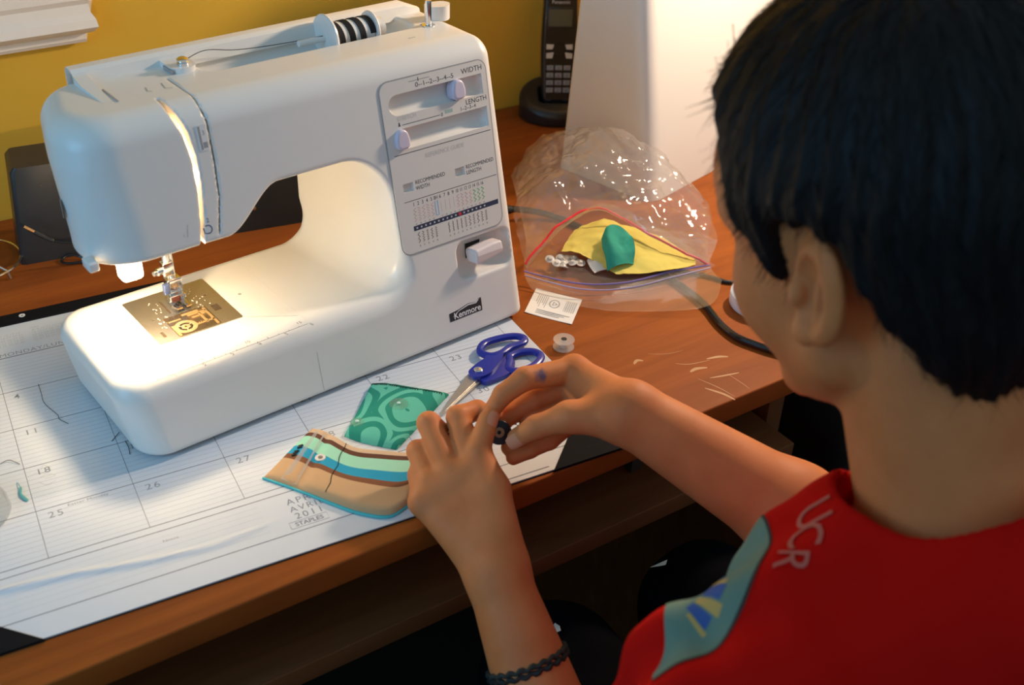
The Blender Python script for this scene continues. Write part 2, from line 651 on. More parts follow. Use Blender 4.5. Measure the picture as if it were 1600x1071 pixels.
def machine_field(a, b, z):
    bf = (b - KF*z)/_KN
    left = np.interp(z, [7.0, 14.0, 18.0, 24.0, 28.0], [-2.75, -2.2, -2.2, -2.65, -2.5]) + 0.16*np.maximum(7.2 - z, 0) + np.interp(z, [7, 12], [0, .27])*np.maximum(b - 6, 0) - a
    right = a - 38.15 + 0.02*(z - 1)
    # outline seen from above: leaning front, straight back, rounded corners
    rl = np.interp(z, [7.0, 15.0], [2.6, 5.2])
    d = rmax(left, -bf, rl)
    d = rmax(d, right, 1.3)
    d = rmax(d, b - 16.9, np.where(a < 10, 3.0, 1.6))
    d = rmax(d, z - 27.35 + 0.012*(b - 10), 2.0)
    d = rmax(d, 0.55 - z, 0.5)
    # opening between bed, column, arm and head
    u = np.clip((a - 9.3)/(14.6 - 9.3), 0, 1)
    zb = 16.55 + 3.25*u*u*(3 - 2*u) + 0.10*np.maximum(-a, 0)
    wall = 25.15 - 0.17*np.maximum(b - 2, 0)
    t = rmax(a - wall, (z - zb)*0.92, 4.2)
    t = rmax(t, 7.2 - z, 2.9)
    re = np.interp(z, [8.0, 11.0], [1.75, 0.45])
    d = rmax(d, -t, re)
    # thread slots in the head
    g = np.maximum(np.abs(a - slot_a(z)) - slot_w(z)/2, np.maximum(bf - 2.6, np.maximum(16.0 - z, z - 27.9)))
    d = rmax(d, -g, 0.08)
    cav = rbox(a, bf, z, (5.9, 1.3, 17.6), (9.0, 4.2, 25.6), 0.3)
    d = np.maximum(d, -cav)
    g2 = np.maximum(np.abs(a - slot2_a(z)) - 0.075, np.maximum(bf - 0.7, 17.1 - z))
    d = rmax(d, -g2, 0.06)
    g3 = np.maximum(np.abs(a - 9.45) - 0.075, np.maximum(26.75 - z, b - 12.2))
    d = rmax(d, -g3, 0.06)
    # trough for the thread spool on top
    tr = rbox(a, b, z, (12.6, 11.6, 25.9), (33.4, 15.6, 31.0), 1.2)
    d = rmax(d, -tr, 0.25)
    # slider channels and lever recess in the column
    for z0, a0, a1 in ((23.4, 25.85, 36.05), (20.45, 26.0, 36.25)):
        ch = rbox(a, bf, z, (a0, -2, z0 - .96), (a1, 0.85, z0 + .96), 0.7)
        d = rmax(d, -ch, 0.06)
    for a0, zc in ((26.65, 16.2), (32.35, 16.2)):
        ch = rbox(a, bf, z, (a0 - .55, -2, zc - .42), (a0 + .55, 0.3, zc + .42), 0.1)
        d = np.maximum(d, -ch)
    rc = rbox(a, bf, z, (30.9, -1.5, 6.0), (37.2, 1.5, 9.75), 1.0)
    d = rmax(d, -rc, 0.22)
    # seam of the extension table
    sm = np.maximum(np.abs(a - 14.9) - 0.05, np.maximum(z - 9, -(rmax(bf - 0.12, 7.08 - z, 0.0) * -1)))
    return d

mach = thing('sewing_machine', MM([[18, 8, 0]])[0], 'white sewing machine with a lit lamp standing on the desk calendar', 'sewing machine')
V, F = field_mesh(machine_field, (-3.6, -0.9, 0.2), (39.0, 17.9, 28.4), 0.15)
V = polish(V, machine_field, 1)
shell = link_mesh('body_shell', TM(V), F, M['shell'], mach, True, 50)

# carrying handle folded along the back of the top
mb = MB(TM)
prof = lambda a: [(a, 15.0, 26.9), (a, 15.25, 28.05), (a, 15.6, 28.3), (a, 16.5, 28.3), (a, 16.85, 27.9), (a, 16.9, 26.6)]
mb.loft([prof(3.0), prof(3.3), prof(34.5), [(36.6, 15.6, 26.8), (36.6, 15.8, 27.3), (36.6, 16, 27.4), (36.6, 16.4, 27.4), (36.6, 16.6, 27.2), (36.6, 16.7, 26.5)]])
mb.loft([[(3.0, 16.6, 26.8), (3.0, 16.6, 28.2), (4.1, 16.6, 28.2), (4.4, 16.6, 26.9)],
         [(3.0, 13.5, 26.8), (3.0, 13.5, 27.6), (4.1, 13.5, 27.6), (4.4, 13.5, 26.9)],
         [(3.3, 9.4, 26.8), (3.3, 9.4, 27.3), (4.0, 9.4, 27.3), (4.2, 9.4, 26.9)]])
mb.build('carry_handle', M['shell'], mach, True, 30)
mb = MB(TM).box((4.25, 9.6, 27.3), (4.36, 12.6, 27.42))
mb.build('handle_gap', M['ink_grey'], mach)

# needle lamp
mb = MB(TM).box((1.3, 6.8, 13.45), (3.1, 8.3, 17.0), 0.35)
mb.build('lamp_lens', M['lens'], mach)
_l = MM([[2.2, 7.5, 13.0]])[0]
lamp = light('sewing_lamp_bulb', 'POINT', _l, LAMP_E, (1.0, 0.74, 0.44), 0.009)
_l = TM([face(7.4, 21.5, -2.9)])[0]
d_ = bpy.data.lights.new('slot_bulb', 'POINT'); d_.energy = 0.11; d_.color = (1.0, 0.62, 0.3); d_.shadow_soft_size = 0.005
o_ = bpy.data.objects.new('slot_bulb', d_); COL.objects.link(o_); o_.location = Vector(_l)

# white tab at the lower left of the head
MB(TM).box((-1.9, 4.3, 16.75), (-1.1, 5.8, 17.5), 0.12).build('thread_cutter', M['white_plastic'], mach)

# presser foot, needle bar
NA, NB = 6.75, 11.6
pf = MB(TM)
pf.lathe([(0.0, 9.0), (0.32, 9.0), (0.32, 17.2), (0.0, 17.2)], (NA + .55, NB + .6, 0), (0, 0, 1), 12)
pf.build('presser_bar', M['chrome'], mach)
pf = MB(TM)
pf.lathe([(0.0, 11.0), (0.36, 11.0), (0.36, 17.2), (0.0, 17.2)], (NA, NB, 0), (0, 0, 1), 12)
pf.box((NA - .5, NB - .45, 10.3), (NA + .5, NB + .4, 11.6), .12)
nb = pf.build('needle_bar', M['chrome'], mach)
pf = MB(TM).lathe([(0.16, 0.0), (0.34, 0.05), (0.34, .55), (0.22, .6), (0.22, 0.9), (0.0, 0.9)], (NA - .5, NB - .1, 10.9), (-1, -.25, 0), 12)
pf.build('clamp_screw', M['chrome'], nb)
MB(TM).lathe([(0.0, 7.6), (0.05, 7.9), (0.06, 10.4), (0.0, 10.4)], (NA, NB, 0), (0, 0, 1), 8).build('needle', M['chrome'], nb)
ft = MB(TM)
ft.box((NA - .15, NB + .0, 8.2), (NA + 1.2, NB + 1.1, 9.6), .15)
ft.box((NA - .35, NB - .6, 7.75), (NA + 1.15, NB + .5, 8.25), .1)
holder = ft.build('foot_holder', M['chrome'], mach)
ft = MB(TM)
for s in (-1, 1):
    cx = NA + .4 + s*.42
    ft.loft([[(cx - .28, NB + .9, 7.36), (cx + .28, NB + .9, 7.36), (cx + .28, NB + .9, 7.62), (cx - .28, NB + .9, 7.62)],
             [(cx - .28, NB - .9, 7.30), (cx + .28, NB - .9, 7.30), (cx + .28, NB - .9, 7.52), (cx - .28, NB - .9, 7.52)],
             [(cx - .25, NB - 1.7, 7.55), (cx + .25, NB - 1.7, 7.55), (cx + .25, NB - 1.7, 7.7), (cx - .25, NB - 1.7, 7.7)]])
ft.box((NA - .3, NB - .2, 7.5), (NA + 1.1, NB + .25, 7.9), .08)
ft.build('presser_foot', M['chrome'], mach)
MB(TM).box((NA - .32, NB - .95, 7.9), (NA + .5, NB - .65, 8.3), .05).build('foot_mark', plain('red_brown_enamel', (.05, .012, .008), .4), holder)
MB(TM).box((NA - .75, NB - .55, 8.6), (NA - .2, NB - .1, 9.6), .1).build('threader_lever', plain('blue_steel', (.1, .14, .3), .3, .6), holder)
MB(TM).lathe([(.2, 16.2), (.62, 16.25), (.62, 16.5), (.2, 16.55)], (NA + .9, NB + .3, 0), (0, 0, 1), 12).build('bar_bushing', M['chrome'], mach)

# needle plate with its openings, clear bobbin cover
P0, P1, Q0, Q1 = 3.1, 10.75, 6.1, 14.1
outer = rrect(P0, Q0, P1, Q1, .18, 3)
cover = [(4.95, 6.0), (8.75, 6.0), (8.75, 9.75), (4.95, 9.75)]
cover = rrect(4.95, 6.3, 8.85, 9.75, .15, 2)
holes = [cover, rrect(9.25, 8.3, 9.95, 9.4, .05, 2), rrect(3.85, 6.95, 4.15, 7.9, .04, 2),
         rrect(5.85, 10.2, 6.05, 12.7, .05, 2), rrect(6.3, 10.0, 6.5, 11.2, .04, 2), rrect(7.0, 10.0, 7.2, 11.2, .04, 2), rrect(7.7, 10.2, 7.85, 12.4, .04, 2),
         rrect(4.1, 9.9, 4.35, 10.1, .05, 2), rrect(9.6, 11.2, 9.85, 11.4, .05, 2)]
V, FF = plate2d(outer, holes, 7.14, 7.26, lambda u, v, t: (u, v, t))
plate = MB(TM).add(V, FF).build('needle_plate', M['steel'], mach, False)
MB(TM).box((P0 + .1, Q0 + .1, 7.16), (P1 - .1, Q1 - .1, 7.21)).build('plate_recess', plain('recess_metal', (.06, .042, .024), .5), plate, False)
for u in (6.28, 6.98):
    mb = MB(TM)
    for k in range(5):
        v = 10.05 + k*.22
        mb.loft([[(u, v, 7.2), (u + .24, v, 7.2), (u + .24, v + .2, 7.2), (u, v + .2, 7.2)], [(u, v + .12, 7.36), (u + .24, v + .12, 7.36), (u + .24, v + .16, 7.36), (u, v + .16, 7.36)]])
    mb.build('feed_dog', M['dark_metal'], plate, False)
bc = MB(TM).box((4.97, 6.32, 7.25), (8.83, 9.73, 7.275)).build('bobbin_cover', M['clear_smoke'], plate, False)
mb = MB(TM)
mb.lathe([(0.62, 0), (1.0, 0), (1.0, .03), (0.62, .03), (0.62, 0)], (6.1, 7.55, 7.213), (0, 0, 1), 28)
mb.lathe([(0.12, 0), (0.38, 0), (0.38, .03), (0.12, .03), (0.12, 0)], (6.1, 7.55, 7.213), (0, 0, 1), 20)
for k in range(3):
    an = k*2.094 + .4
    mb.tube([(6.1 + .35*math.cos(an), 7.55 + .35*math.sin(an), 7.22), (6.1 + .7*math.cos(an), 7.55 + .7*math.sin(an), 7.22)], .05, 6)
mb.build('case_bobbin', plain('bobbin_plastic', (.60, .54, .45), .35), plate)
mb = MB(TM)
for x0, y0, x1, y1 in ((7.0, 9.0, 8.6, 9.15), (7.9, 7.2, 8.02, 9.0), (7.1, 7.3, 8.7, 7.38), (5.2, 8.9, 6.2, 9.0), (8.55, 6.5, 8.68, 9.5), (6.6, 9.3, 8.0, 9.5), (7.2, 8.5, 7.75, 8.65), (8.05, 8.6, 8.4, 8.95), (5.1, 6.5, 5.25, 8.2)):
    mb.box((x0 - .05, y0 - .05, 7.212), (x1 + .05, y1 + .05, 7.23))
for k in range(8):
    mb.box((7.1 + k*.19, 7.3 + (k % 2)*.1, 7.212), (7.18 + k*.19, 7.55 + (k % 3)*.06, 7.232))
mb.build('hook_race', plain('brass_works', (.62, .50, .32), .35), plate, False)
MB(TM).box((6.9, 8.2, 7.205), (8.5, 9.5, 7.2125)).build('hook_cover', plain('brown_works', (.15, .10, .055), .4), plate, False)
mb = MB(TM)
for k in range(46):
    s = -1 if k % 2 else 1
    ca, cb = 6.9 + s*random.uniform(1.3, 2.5), 11.6 + random.uniform(-2.2, 1.4)
    if k > 36: ca, cb = random.uniform(4.3, 5), random.uniform(8, 10.2)
    w = random.choice((.05, .08, .11))
    mb.box((ca, cb, 7.262), (ca + w, cb + w*1.2, 7.272))
mb.build('plate_glints', plain('pale_metal_glints', (.85, .80, .70), .3), plate, False)['kind'] = 'stuff'  # metal dots scattered at random, coloured pale so their sparkle is painted in

# ruler printed along the bed
pr = Print(lambda u, v: (u, v, 7.203), TM)
pr.line((0.8, 1.62), (14.75, 1.85), .05)
for k in range(14):
    u = .9 + k
    pr.line((u, 1.62 + .0165*u), (u, 1.62 + .0165*u + (.28 if k % 5 == 0 else .14)), .045)
for k in range(6):
    u = 2.2 + k*2.54
    pr.line((u, 1.62 + .0165*u), (u, 1.62 + .0165*u - .2), .045)
    pr.text('123456'[k], (u + .1, 1.15 + .0165*u), .5, align='CENTER')
for k, s in ((5, '5'), (9.2, '10'), (14.2, '15')):
    pr.text(s, (k, 2.05 + .0165*k), .5, align='CENTER')
pr.line((10.9, 6.0), (14.7, 3.5), .03)
pr.build('bed_ruler_print', M['ink'], mach)
MB(TM).lathe([(0, 0), (.16, 0), (.16, .01), (0, .01)], (12.3, 9.7, 7.2), (0, 0, 1), 12).build('bed_screw', M['ink_grey'], mach)
MB(TM).box((14.86, 2.4, 7.2), (14.92, 15.6, 7.206)).build('table_seam', M['panel'], mach, False)
pr = Print(lambda u, v: face(u, v, .008), TM)
pr.line((14.95, .9), (14.95, 4.6), .06)
pr.build('table_seam', M['ink_pale'], mach)

# control panel plate on the column
outer = rrect(25.15, 10.25, 36.5, 25.45, .9, 6)
def slot_loop(a0, a1, z0, hz):
    n = 8
    out = [(a1 - .05, z0 + hz), ]
    out = []
    for k in range(n + 1):
        an = math.radians(90 + 180*k/n)
        out.append((a0 + hz + hz*math.cos(an), z0 + hz*math.sin(an)))
    out += [(a1, z0 - hz), (a1, z0 + hz)]
    return out
holes = [slot_loop(25.85, 36.0, 23.4, .9), slot_loop(26.0, 36.2, 20.45, .9),
         rrect(26.1, 15.83, 27.2, 16.6, .06, 2), rrect(31.8, 15.83, 32.9, 16.6, .06, 2)]
V, FF = plate2d(outer, holes, 0.0, 0.07, lambda u, v, t: face(u, v, t))
panel = MB(TM).add(V, FF).build('control_panel', M['panel'], mach, False)
outl = Print(lambda u, v: face(u, v, .055), TM)
ring = np.array(rrect(25.08, 10.18, 36.57, 25.52, .95, 6) + [rrect(25.08, 10.18, 36.57, 25.52, .95, 6)[0]])
outl.add(stroke2d(ring, .1))
outl.build('panel_outline', M['ink_grey'], panel)
for nm, u, z0 in (('width_slider', 33.15, 23.45), ('length_slider', 26.65, 20.5)):
    def kf(x, y, z, u=u, z0=z0):
        dz = z - z0
        q = rmax(np.abs(x - u) - .72 + .25*np.maximum(dz, 0), np.abs(dz) - .88, .5)
        return rmax(q, np.abs(y - 0.1) - .62, .25)
    V, F = field_mesh(kf, (u - 1, -1.0, z0 - 1.3), (u + 1, 1.0, z0 + 1.3), .06)
    V = polish(V, kf, 1)
    W = np.array([face(p[0], p[2], -p[1]) for p in V])
    link_mesh(nm, TM(W), F, M['lilac'], mach)
def lever_f(x, y, z):
    q = rmax(np.abs(x - 34.0) - 1.6, np.abs(z - 8.25 - .10*(x - 34)) - .68 + .12*np.maximum(x - 34.6, 0), .25)
    return rmax(q, np.abs(y + .05) - .95 + .18*np.abs(z - 8.25), .2)
V, F = field_mesh(lever_f, (31.9, -1.4, 6.8), (36.1, 1.4, 9.7), .06)
V = polish(V, lever_f, 1)
link_mesh('reverse_lever', TM(np.array([face(p[0], p[2], -p[1]) for p in V])), F, M['pinkish'], mach)
pr = Print(lambda u, v: face(u, v, -1.42), TM)
pr.add(([(32.75, 7.5), (34.4, 7.5), (34.6, 8.9), (32.85, 8.9)], [(0, 1, 2, 3)]))
pr.build('lever_slot_shade', M['hole'], mach)  # flat dark quad painted for the shade inside the slot

def panel_print(name, fn, mat=None):
    P = Print(lambda u, v: face(u, v, .078), TM)
    fn(P)
    return P.build(name, mat or M['ink'], panel)
panel_print('panel_word', lambda P: P.text('WIDTH', (36.15, 24.62), .66, align='RIGHT', wide=1.05))
panel_print('panel_word', lambda P: P.text('LENGTH', (36.3, 21.92), .62, align='RIGHT'))
panel_print('panel_line', lambda P: P.line((26.95, 21.66), (31.0, 21.66), .05))
panel_print('panel_word', lambda P: P.text('1--2--3--4', (35.0, 21.5), .5, align='RIGHT', wide=.9))
panel_print('panel_word', lambda P: P.text('0', (31.1, 21.5), .45))
panel_print('panel_line', lambda P: P.add(([(26.55, 21.6), (26.78, 21.6), (26.7, 21.95), (26.62, 21.95)], [(0, 1, 2, 3)])))
panel_print('panel_word', lambda P: P.text('0--1--2--3--4--5', (30.9, 24.52), .58, align='CENTER', wide=1.15))
panel_print('panel_line', lambda P: P.line((28.2, 25.1), (30.4, 25.1), .03))
panel_print('panel_line', lambda P: P.line((29.2, 24.98), (29.2, 25.3), .08))
panel_print('panel_line', lambda P: P.line((25.7, 19.2), (36.3, 19.15), .06))
panel_print('panel_line', lambda P: P.line((26.0, 14.98), (36.4, 14.95), .05))
panel_print('panel_word', lambda P: P.text('RECOMMENDED', (27.42, 16.3), .50, wide=.88))
panel_print('panel_word', lambda P: P.text('WIDTH', (27.42, 15.78), .50, wide=.9))
panel_print('panel_word', lambda P: P.text('RECOMMENDED', (33.05, 16.3), .50, wide=.86))
panel_print('panel_word', lambda P: P.text('LENGTH', (33.05, 15.78), .50, wide=.9))
nums = ['1', '2', '3', '4', '5', 'BH', '6', '7', '8', '9', '10', '11', '12', '13', '14', '15', '16']
cols = [26.95 + k*.48 for k in range(17)]
for s, u in zip(nums, cols):
    panel_print('stitch_number', lambda P: P.text(s, (u, 14.45), .48, align='CENTER', wide=.9 if len(s) == 1 else .72))
P = Print(lambda u, v: face(u, v, .078), TM)
P.text('STRETCH', (26.5, 22.08), .48)
P.build('stretch_lettering', M['ink_pale'], panel)
P = Print(lambda u, v: face(u, v, .078), TM)
P.text('REFERENCE GUIDE', (31.0, 18.35), .56, align='CENTER', wide=.92)
P.build('panel_pale_lettering', M['ink_pale'], panel)
P = Print(lambda u, v: face(u, v, .076), TM)
P.add(([(31.55, 21.62), (32.4, 21.64), (32.4, 21.95), (31.55, 21.93)], [(0, 1, 2, 3)]))
P.build('stretch_mark', plain('pale_teal_print', (.36, .50, .46), .6), panel)
def zig(pr, u, z0, z1, amp, n, w):
    pr.add(stroke2d([(u + (amp if i % 2 else -amp), z0 + (z1 - z0)*i/n) for i in range(n + 1)], w))
pk, gr, br = [Print(lambda u, v: face(u, v, .079), TM) for _ in range(3)]
for k, u in enumerate(cols):
    if k == 5: continue
    if k < 5: zig(pk, u, 13.05, 14.25, .13, 7 + k % 2*3, .06)
    elif k < 10: pk.line((u, 13.2), (u, 14.2), .025)
    elif k < 14: zig(pk, u, 13.1, 14.25, .12, 6 + k % 3, .065)
    else: zig(gr, u, 13.1, 14.25, .13, 6, .085)
    br.text('ABCD'[k % 4], (u, 12.72), .24, align='CENTER')
for k in range(17):
    u = cols[k] + .08
    if k in (5, 6): continue
    zig(br, u, 11.05, 12.0, .09 if k not in (7, 8, 9, 10) else .03, 5 + (k*3) % 7, .08)
    br.text('ABCD'[(k + 1) % 4], (u, 10.68), .24, align='CENTER')
pk.build('pink_stitch_chart', M['ink_pink'], panel)
gr.build('green_stitch_chart', M['ink_green'], panel)
br.build('brown_stitch_chart', M['ink_brown'], panel)
P = Print(lambda u, v: face(u, v, .08), TM)
P.add(([(26.6, 12.22), (36.25, 12.22), (36.25, 12.66), (26.6, 12.66)], [(0, 1, 2, 3)]))
bar = P.build('selector_bar', M['navy'], panel)
P = Print(lambda u, v: face(u, v, .085), TM)
for k, u in enumerate(cols):
    if k != 10: P.add(([(u - .09, 12.36), (u + .09, 12.36), (u + .09, 12.52), (u - .09, 12.52)], [(0, 1, 2, 3)]))
P.build('selector_marks', M['ink_pale'], bar)
P = Print(lambda u, v: face(u, v, .086), TM)
P.add(([(31.62, 12.3), (31.9, 12.3), (31.9, 12.58), (31.62, 12.58)], [(0, 1, 2, 3)]))
P.build('red_pointer', M['ink_red'], bar)
P = Print(lambda u, v: face(u, v, .08), TM)
u = cols[5]
P.add(stroke2d([(u - .15, 13.0), (u + .15, 13.0), (u + .15, 14.3), (u - .15, 14.3), (u - .15, 13.0)], .07))
P.build('buttonhole_mark', M['ink_blue'], panel)

# badge
P = Print(lambda u, v: face(u, v, .02), TM)
P.add(([(29.1, 2.55), (32.95, 2.55), (32.95, 3.85), (32.65, 3.85), (32.45, 3.55), (31.4, 3.72), (30.2, 3.48), (29.1, 3.38)], [(0, 1, 2, 3, 4, 5, 6, 7)]))
badge = P.build('maker_badge', plain('badge_black', (.03, .03, .032), .35), mach)
P = Print(lambda u, v: face(u, v, .026), TM)
P.text('Kenmore', (31.2, 2.68), .88, align='CENTER', bold=.018, wide=.95)
P.add(stroke2d([(29.5, 2.95), (30.2, 3.35), (31.4, 3.6), (32.3, 3.5), (32.75, 3.8)], [.02, .07, .12, .1, .02]))
P.build('badge_lettering', M['ink_white'], badge)

# markings and the small tension window on the head
P = Print(lambda u, v: face(u, v, .012), TM)
P.add(stroke2d([(7.75 + .3*math.cos(t), 17.75 + .32*math.sin(t)) for t in np.linspace(-math.pi*.55, math.pi*.5, 12)] , .1))
P.add(stroke2d([(7.75, 18.07), (7.5, 18.07)], .1))
P.add(stroke2d([(7.74, 17.43), (7.4, 17.5), (7.35, 17.95)], .1))
P.text('2', (7.85, 18.3), .5, align='CENTER')
P.build('threading_arrow', plain('blue_grey_print', (.10, .16, .28), .6), mach)
P = Print(lambda u, v: face(u, v, .012), TM)
P.line((5.95, 17.6), (6.15, 18.6), .06)
P.text('5', (5.6, 17.7), .35)
P.build('head_marks', M['ink_pale'], mach)
P = MB(TM)
V, FF = plate2d(rrect(8.55, 23.75, 9.3, 25.75, .12, 3), [], 0, .05, lambda u, v, t: face(u, v, t))
win = P.add(V, FF).build('tension_window', M['white_plastic'], mach, False)
P = Print(lambda u, v: face(u, v, .056), TM)
P.add(([(8.62, 23.85), (8.8, 23.85), (8.8, 25.65), (8.62, 25.65)], [(0, 1, 2, 3)]))
P.add(([(8.85, 23.95), (9.2, 23.95), (9.2, 24.4), (8.85, 24.4)], [(0, 1, 2, 3)]))
P.text('3', (9.02, 24.95), .5, align='CENTER')
P.build('tension_scale', M['ink_grey'], win)
P = Print(lambda u, v: (-2.75 - .0, v, u), TM)
# round emblem on the left end of the head
mb = MB(TM)
mb.lathe([(.55, 0), (.75, 0), (.75, .03), (.55, .03), (.55, 0)], (-1.66, 8.9, 20.3), (-1, 0.27, 0), 20)
mb.build('round_emblem', M['ink_grey'], mach)

# thread guide with chrome pre-tension disc on top
mb = MB(TM)
V, FF = plate2d(rrect(10.2, 12.4, 12.4, 16.0, .9, 5), [], 27.2, 27.75, lambda u, v, t: (u, v, t))
mb.add(V, FF)
tg_ = mb.build('thread_guide', M['white_plastic'], mach, True, 40)
MB(TM).box((10.05, 12.6, 27.25), (10.25, 14.2, 27.65)).build('guide_slot', M['ink_grey'], tg_)
MB(TM).lathe([(.0, 0), (.5, 0), (.5, .2), (.42, .3), (.48, .36), (.48, .5), (.3, .62), (0, .62)], (11.4, 13.3, 27.72), (0, 0, 1), 20).build('tension_disc', M['chrome'], tg_)
P = Print(lambda u, v: (u, v, 27.36), TM)
P.add(stroke2d([(7.2, 11.2), (7.0, 10.4), (7.3, 10.2)], .09))
P.add(stroke2d([(8.6, 11.4), (8.4, 10.2), (8.9, 10.0)], .09))
P.build('threading_marks', M['ink_grey'], mach)
P = MB(TM)
pts = smooth_path([(11.9, 13.7, 27.95), (14, 14.4, 28.1), (17, 14.6, 27.5), (21, 14.1, 27.4), (24.6, 13.4, 27.6)], 8)
P.tube(pts, .035, 5)
P.build('machine_thread', M['thread_black'], mach)

# spool lying in the trough with white caps
SB, SZ = 13.5, 27.3
sp = thing('thread_spool', MM([[28, SB, 26.1]])[0], 'black thread spool with white caps lying on top of the sewing machine', 'thread spool')
MB(TM).lathe([(0, 0), (.28, 0), (.28, 2.6), (2.05, 2.62), (2.12, 2.75), (2.05, 2.95), (1.0, 3.05), (0, 3.05)], (22.2, SB, SZ), (1, 0, 0), 32).build('spool_cap', M['white_plastic'], sp)
MB(TM).lathe([(0, 0), (1.15, 0), (1.2, .05), (1.2, 4.0), (1.15, 4.05), (0, 4.05)], (25.35, SB, SZ), (1, 0, 0), 28).build('spool_core', M['thread_white'], sp)
mb = MB(TM)
turns = 3.4
pts = [(25.5 + 3.7*t, SB + 1.24*math.cos(2*math.pi*turns*t + .6), SZ + 1.24*math.sin(2*math.pi*turns*t + .6)) for t in np.linspace(0, 1, 110)]
for k in range(7):
    q = [(p[0] + (k - 3)*.085, p[1], p[2]) for p in pts]
    mb.tube(q, .055, 5)
mb.build('wound_thread', M['thread_black'], sp)
MB(TM).lathe([(0, 0), (1.55, 0), (1.62, .15), (1.55, .3), (.9, .5), (.9, 1.3), (0, 1.4)], (29.45, SB, SZ), (1, 0, 0), 28).build('spool_cap', M['white_plastic'], sp)

# bobbin winder
MB(TM).lathe([(.62, 0), (.62, .12), (.3, .16), (.3, 2.2), (.27, 2.4), (0, 2.42)], (34.4, 11.2, 27.3), (0, 0, 1), 18).build('winder_spindle', M['chrome'], mach)
MB(TM).lathe([(.95, 0), (.95, .03), (0, .03)], (34.5, 11.1, 27.3), (0, 0, 1), 18).build('winder_base', M['ink_grey'], mach)
mb = MB(TM)
V, FF = plate2d(smooth_path([(35.2, 12.4), (36.6, 11.6), (37.6, 12.3), (37.2, 13.2), (35.6, 13.4)], 5, True).tolist(), [], 27.25, 28.6, lambda u, v, t: (u, v, t))
mb.add(V, FF).build('winder_stop', M['white_plastic'], mach, True, 40)
P = Print(lambda u, v: (u, v, 27.37), TM)
P.line((30.8, 9.2), (31.6, 9.25), .2)
P.build('slot_mark', M['ink_pale'], mach)

# feet
foot_src = None
for a_, b_ in ((.8, 2.2), (.8, 14.5), (36.2, 1.6), (36.2, 15)):
    mb = MB(TM).lathe([(0, 0), (.8, 0), (.9, .1), (.9, .6), (0, .6)], (a_, b_, .2), (0, 0, 1), 16)
    mb.build('rubber_foot', M['rubber'], mach)

# ================================================================== the room and the desk
def TR(P):
    P = np.asarray(P, float).reshape(-1, 3)
    return np.c_[P[:, 0]/100, P[:, 1]/100, P[:, 2]/100 + DESK_H]

M['wall'] = plain('yellow_wall_paint', (0.64, 0.38, 0.045), 0.8, spec=.08, noise=0.05, nscale=6, bump=0.12, bscale=140)
M['trim'] = plain('white_trim_paint', (0.78, 0.72, 0.64), 0.4)
M['carpet'] = plain('dark_carpet', (0.016, 0.015, 0.016), 0.95, noise=0.3, nscale=90, bump=0.5, bscale=400)
M['oak'] = wood('reddish_wood', (0.18, 0.045, 0.010), (0.42, 0.115, 0.020), 0.5)
M['oak_edge'] = wood('reddish_wood_edge', (0.10, 0.032, 0.012), (0.25, 0.09, 0.03), 0.4)
M['oak_dark'] = wood('brown_wood', (0.10, 0.038, 0.014), (0.22, 0.09, 0.032), 0.5)
M['plaster'] = plain('cream_wall_paint', (0.62, 0.55, 0.42), 0.8)
M['ceil'] = plain('white_ceiling', (0.75, 0.73, 0.70), 0.9)

def slab(name, lo, hi, mat, tf=TR):
    o = MB(tf).box(lo, hi).build(name, mat, None, False)
    o['kind'] = 'structure'
    return o
slab('wall_back', (-600, 34.2, -74), (600, 44, 180), M['wall'])
slab('floor', (-600, -600, -84), (600, 44, -74), M['carpet'])

# moulding under the window, upper left
mb = MB(TR)
prof = [(0, 18.7), (1.0, 18.7), (1.25, 19.1), (1.25, 19.7), (2.3, 20.1), (2.9, 20.7), (2.7, 21.5), (2.2, 22.1), (2.0, 23.0), (2.4, 23.6), (2.4, 27.5), (4.6, 27.8), (4.6, 30), (0, 30)]
ends = [20.2, 20.2, 20.2, 20.2, 20.9, 21.3, 21.2, 20.9, 20.8, 21.0, 21.0, 24, 24, 24]
mb.loft([[(-150, 34.2 - p, z) for p, z in prof], [(e, 34.2 - p, z) for (p, z), e in zip(prof, ends)]])
mb.build('trim_1', M['trim'], None, True, 25)['kind'] = 'structure'

# ---- desk
desk = thing('desk', RF([[20, 0, -74]])[0], 'reddish brown wooden computer desk with a pull-out keyboard tray', 'desk')
mb = MB(TR).box((-90, -34.2, -2.4), (125, 33.9, 0), .18)
top = mb.build('worktop', M['oak'], desk)
MB(TR).box((-60, -33.9, -11.6), (66, -2, -9.6), .12).build('keyboard_tray', M['oak_dark'], desk)
for x in (-64, 68):
    MB(TR).box((x - 1, -29, -74), (x + 1.2, 32, -2.4), .1).build('side_panel', M['oak_dark'], desk)
MB(TR).box((-64, 28, -60), (68, 30, -2.4)).build('back_panel', M['oak_dark'], desk)
MB(TR).box((120, -29, -74), (122, 32, -2.4), .1).build('side_panel', M['oak_dark'], desk)
for x in (-45, 49):
    MB(TR).box((x, -29, -9.6), (x + 1.2, 0, -2.4)).build('tray_slide', M['dark_metal'], desk)
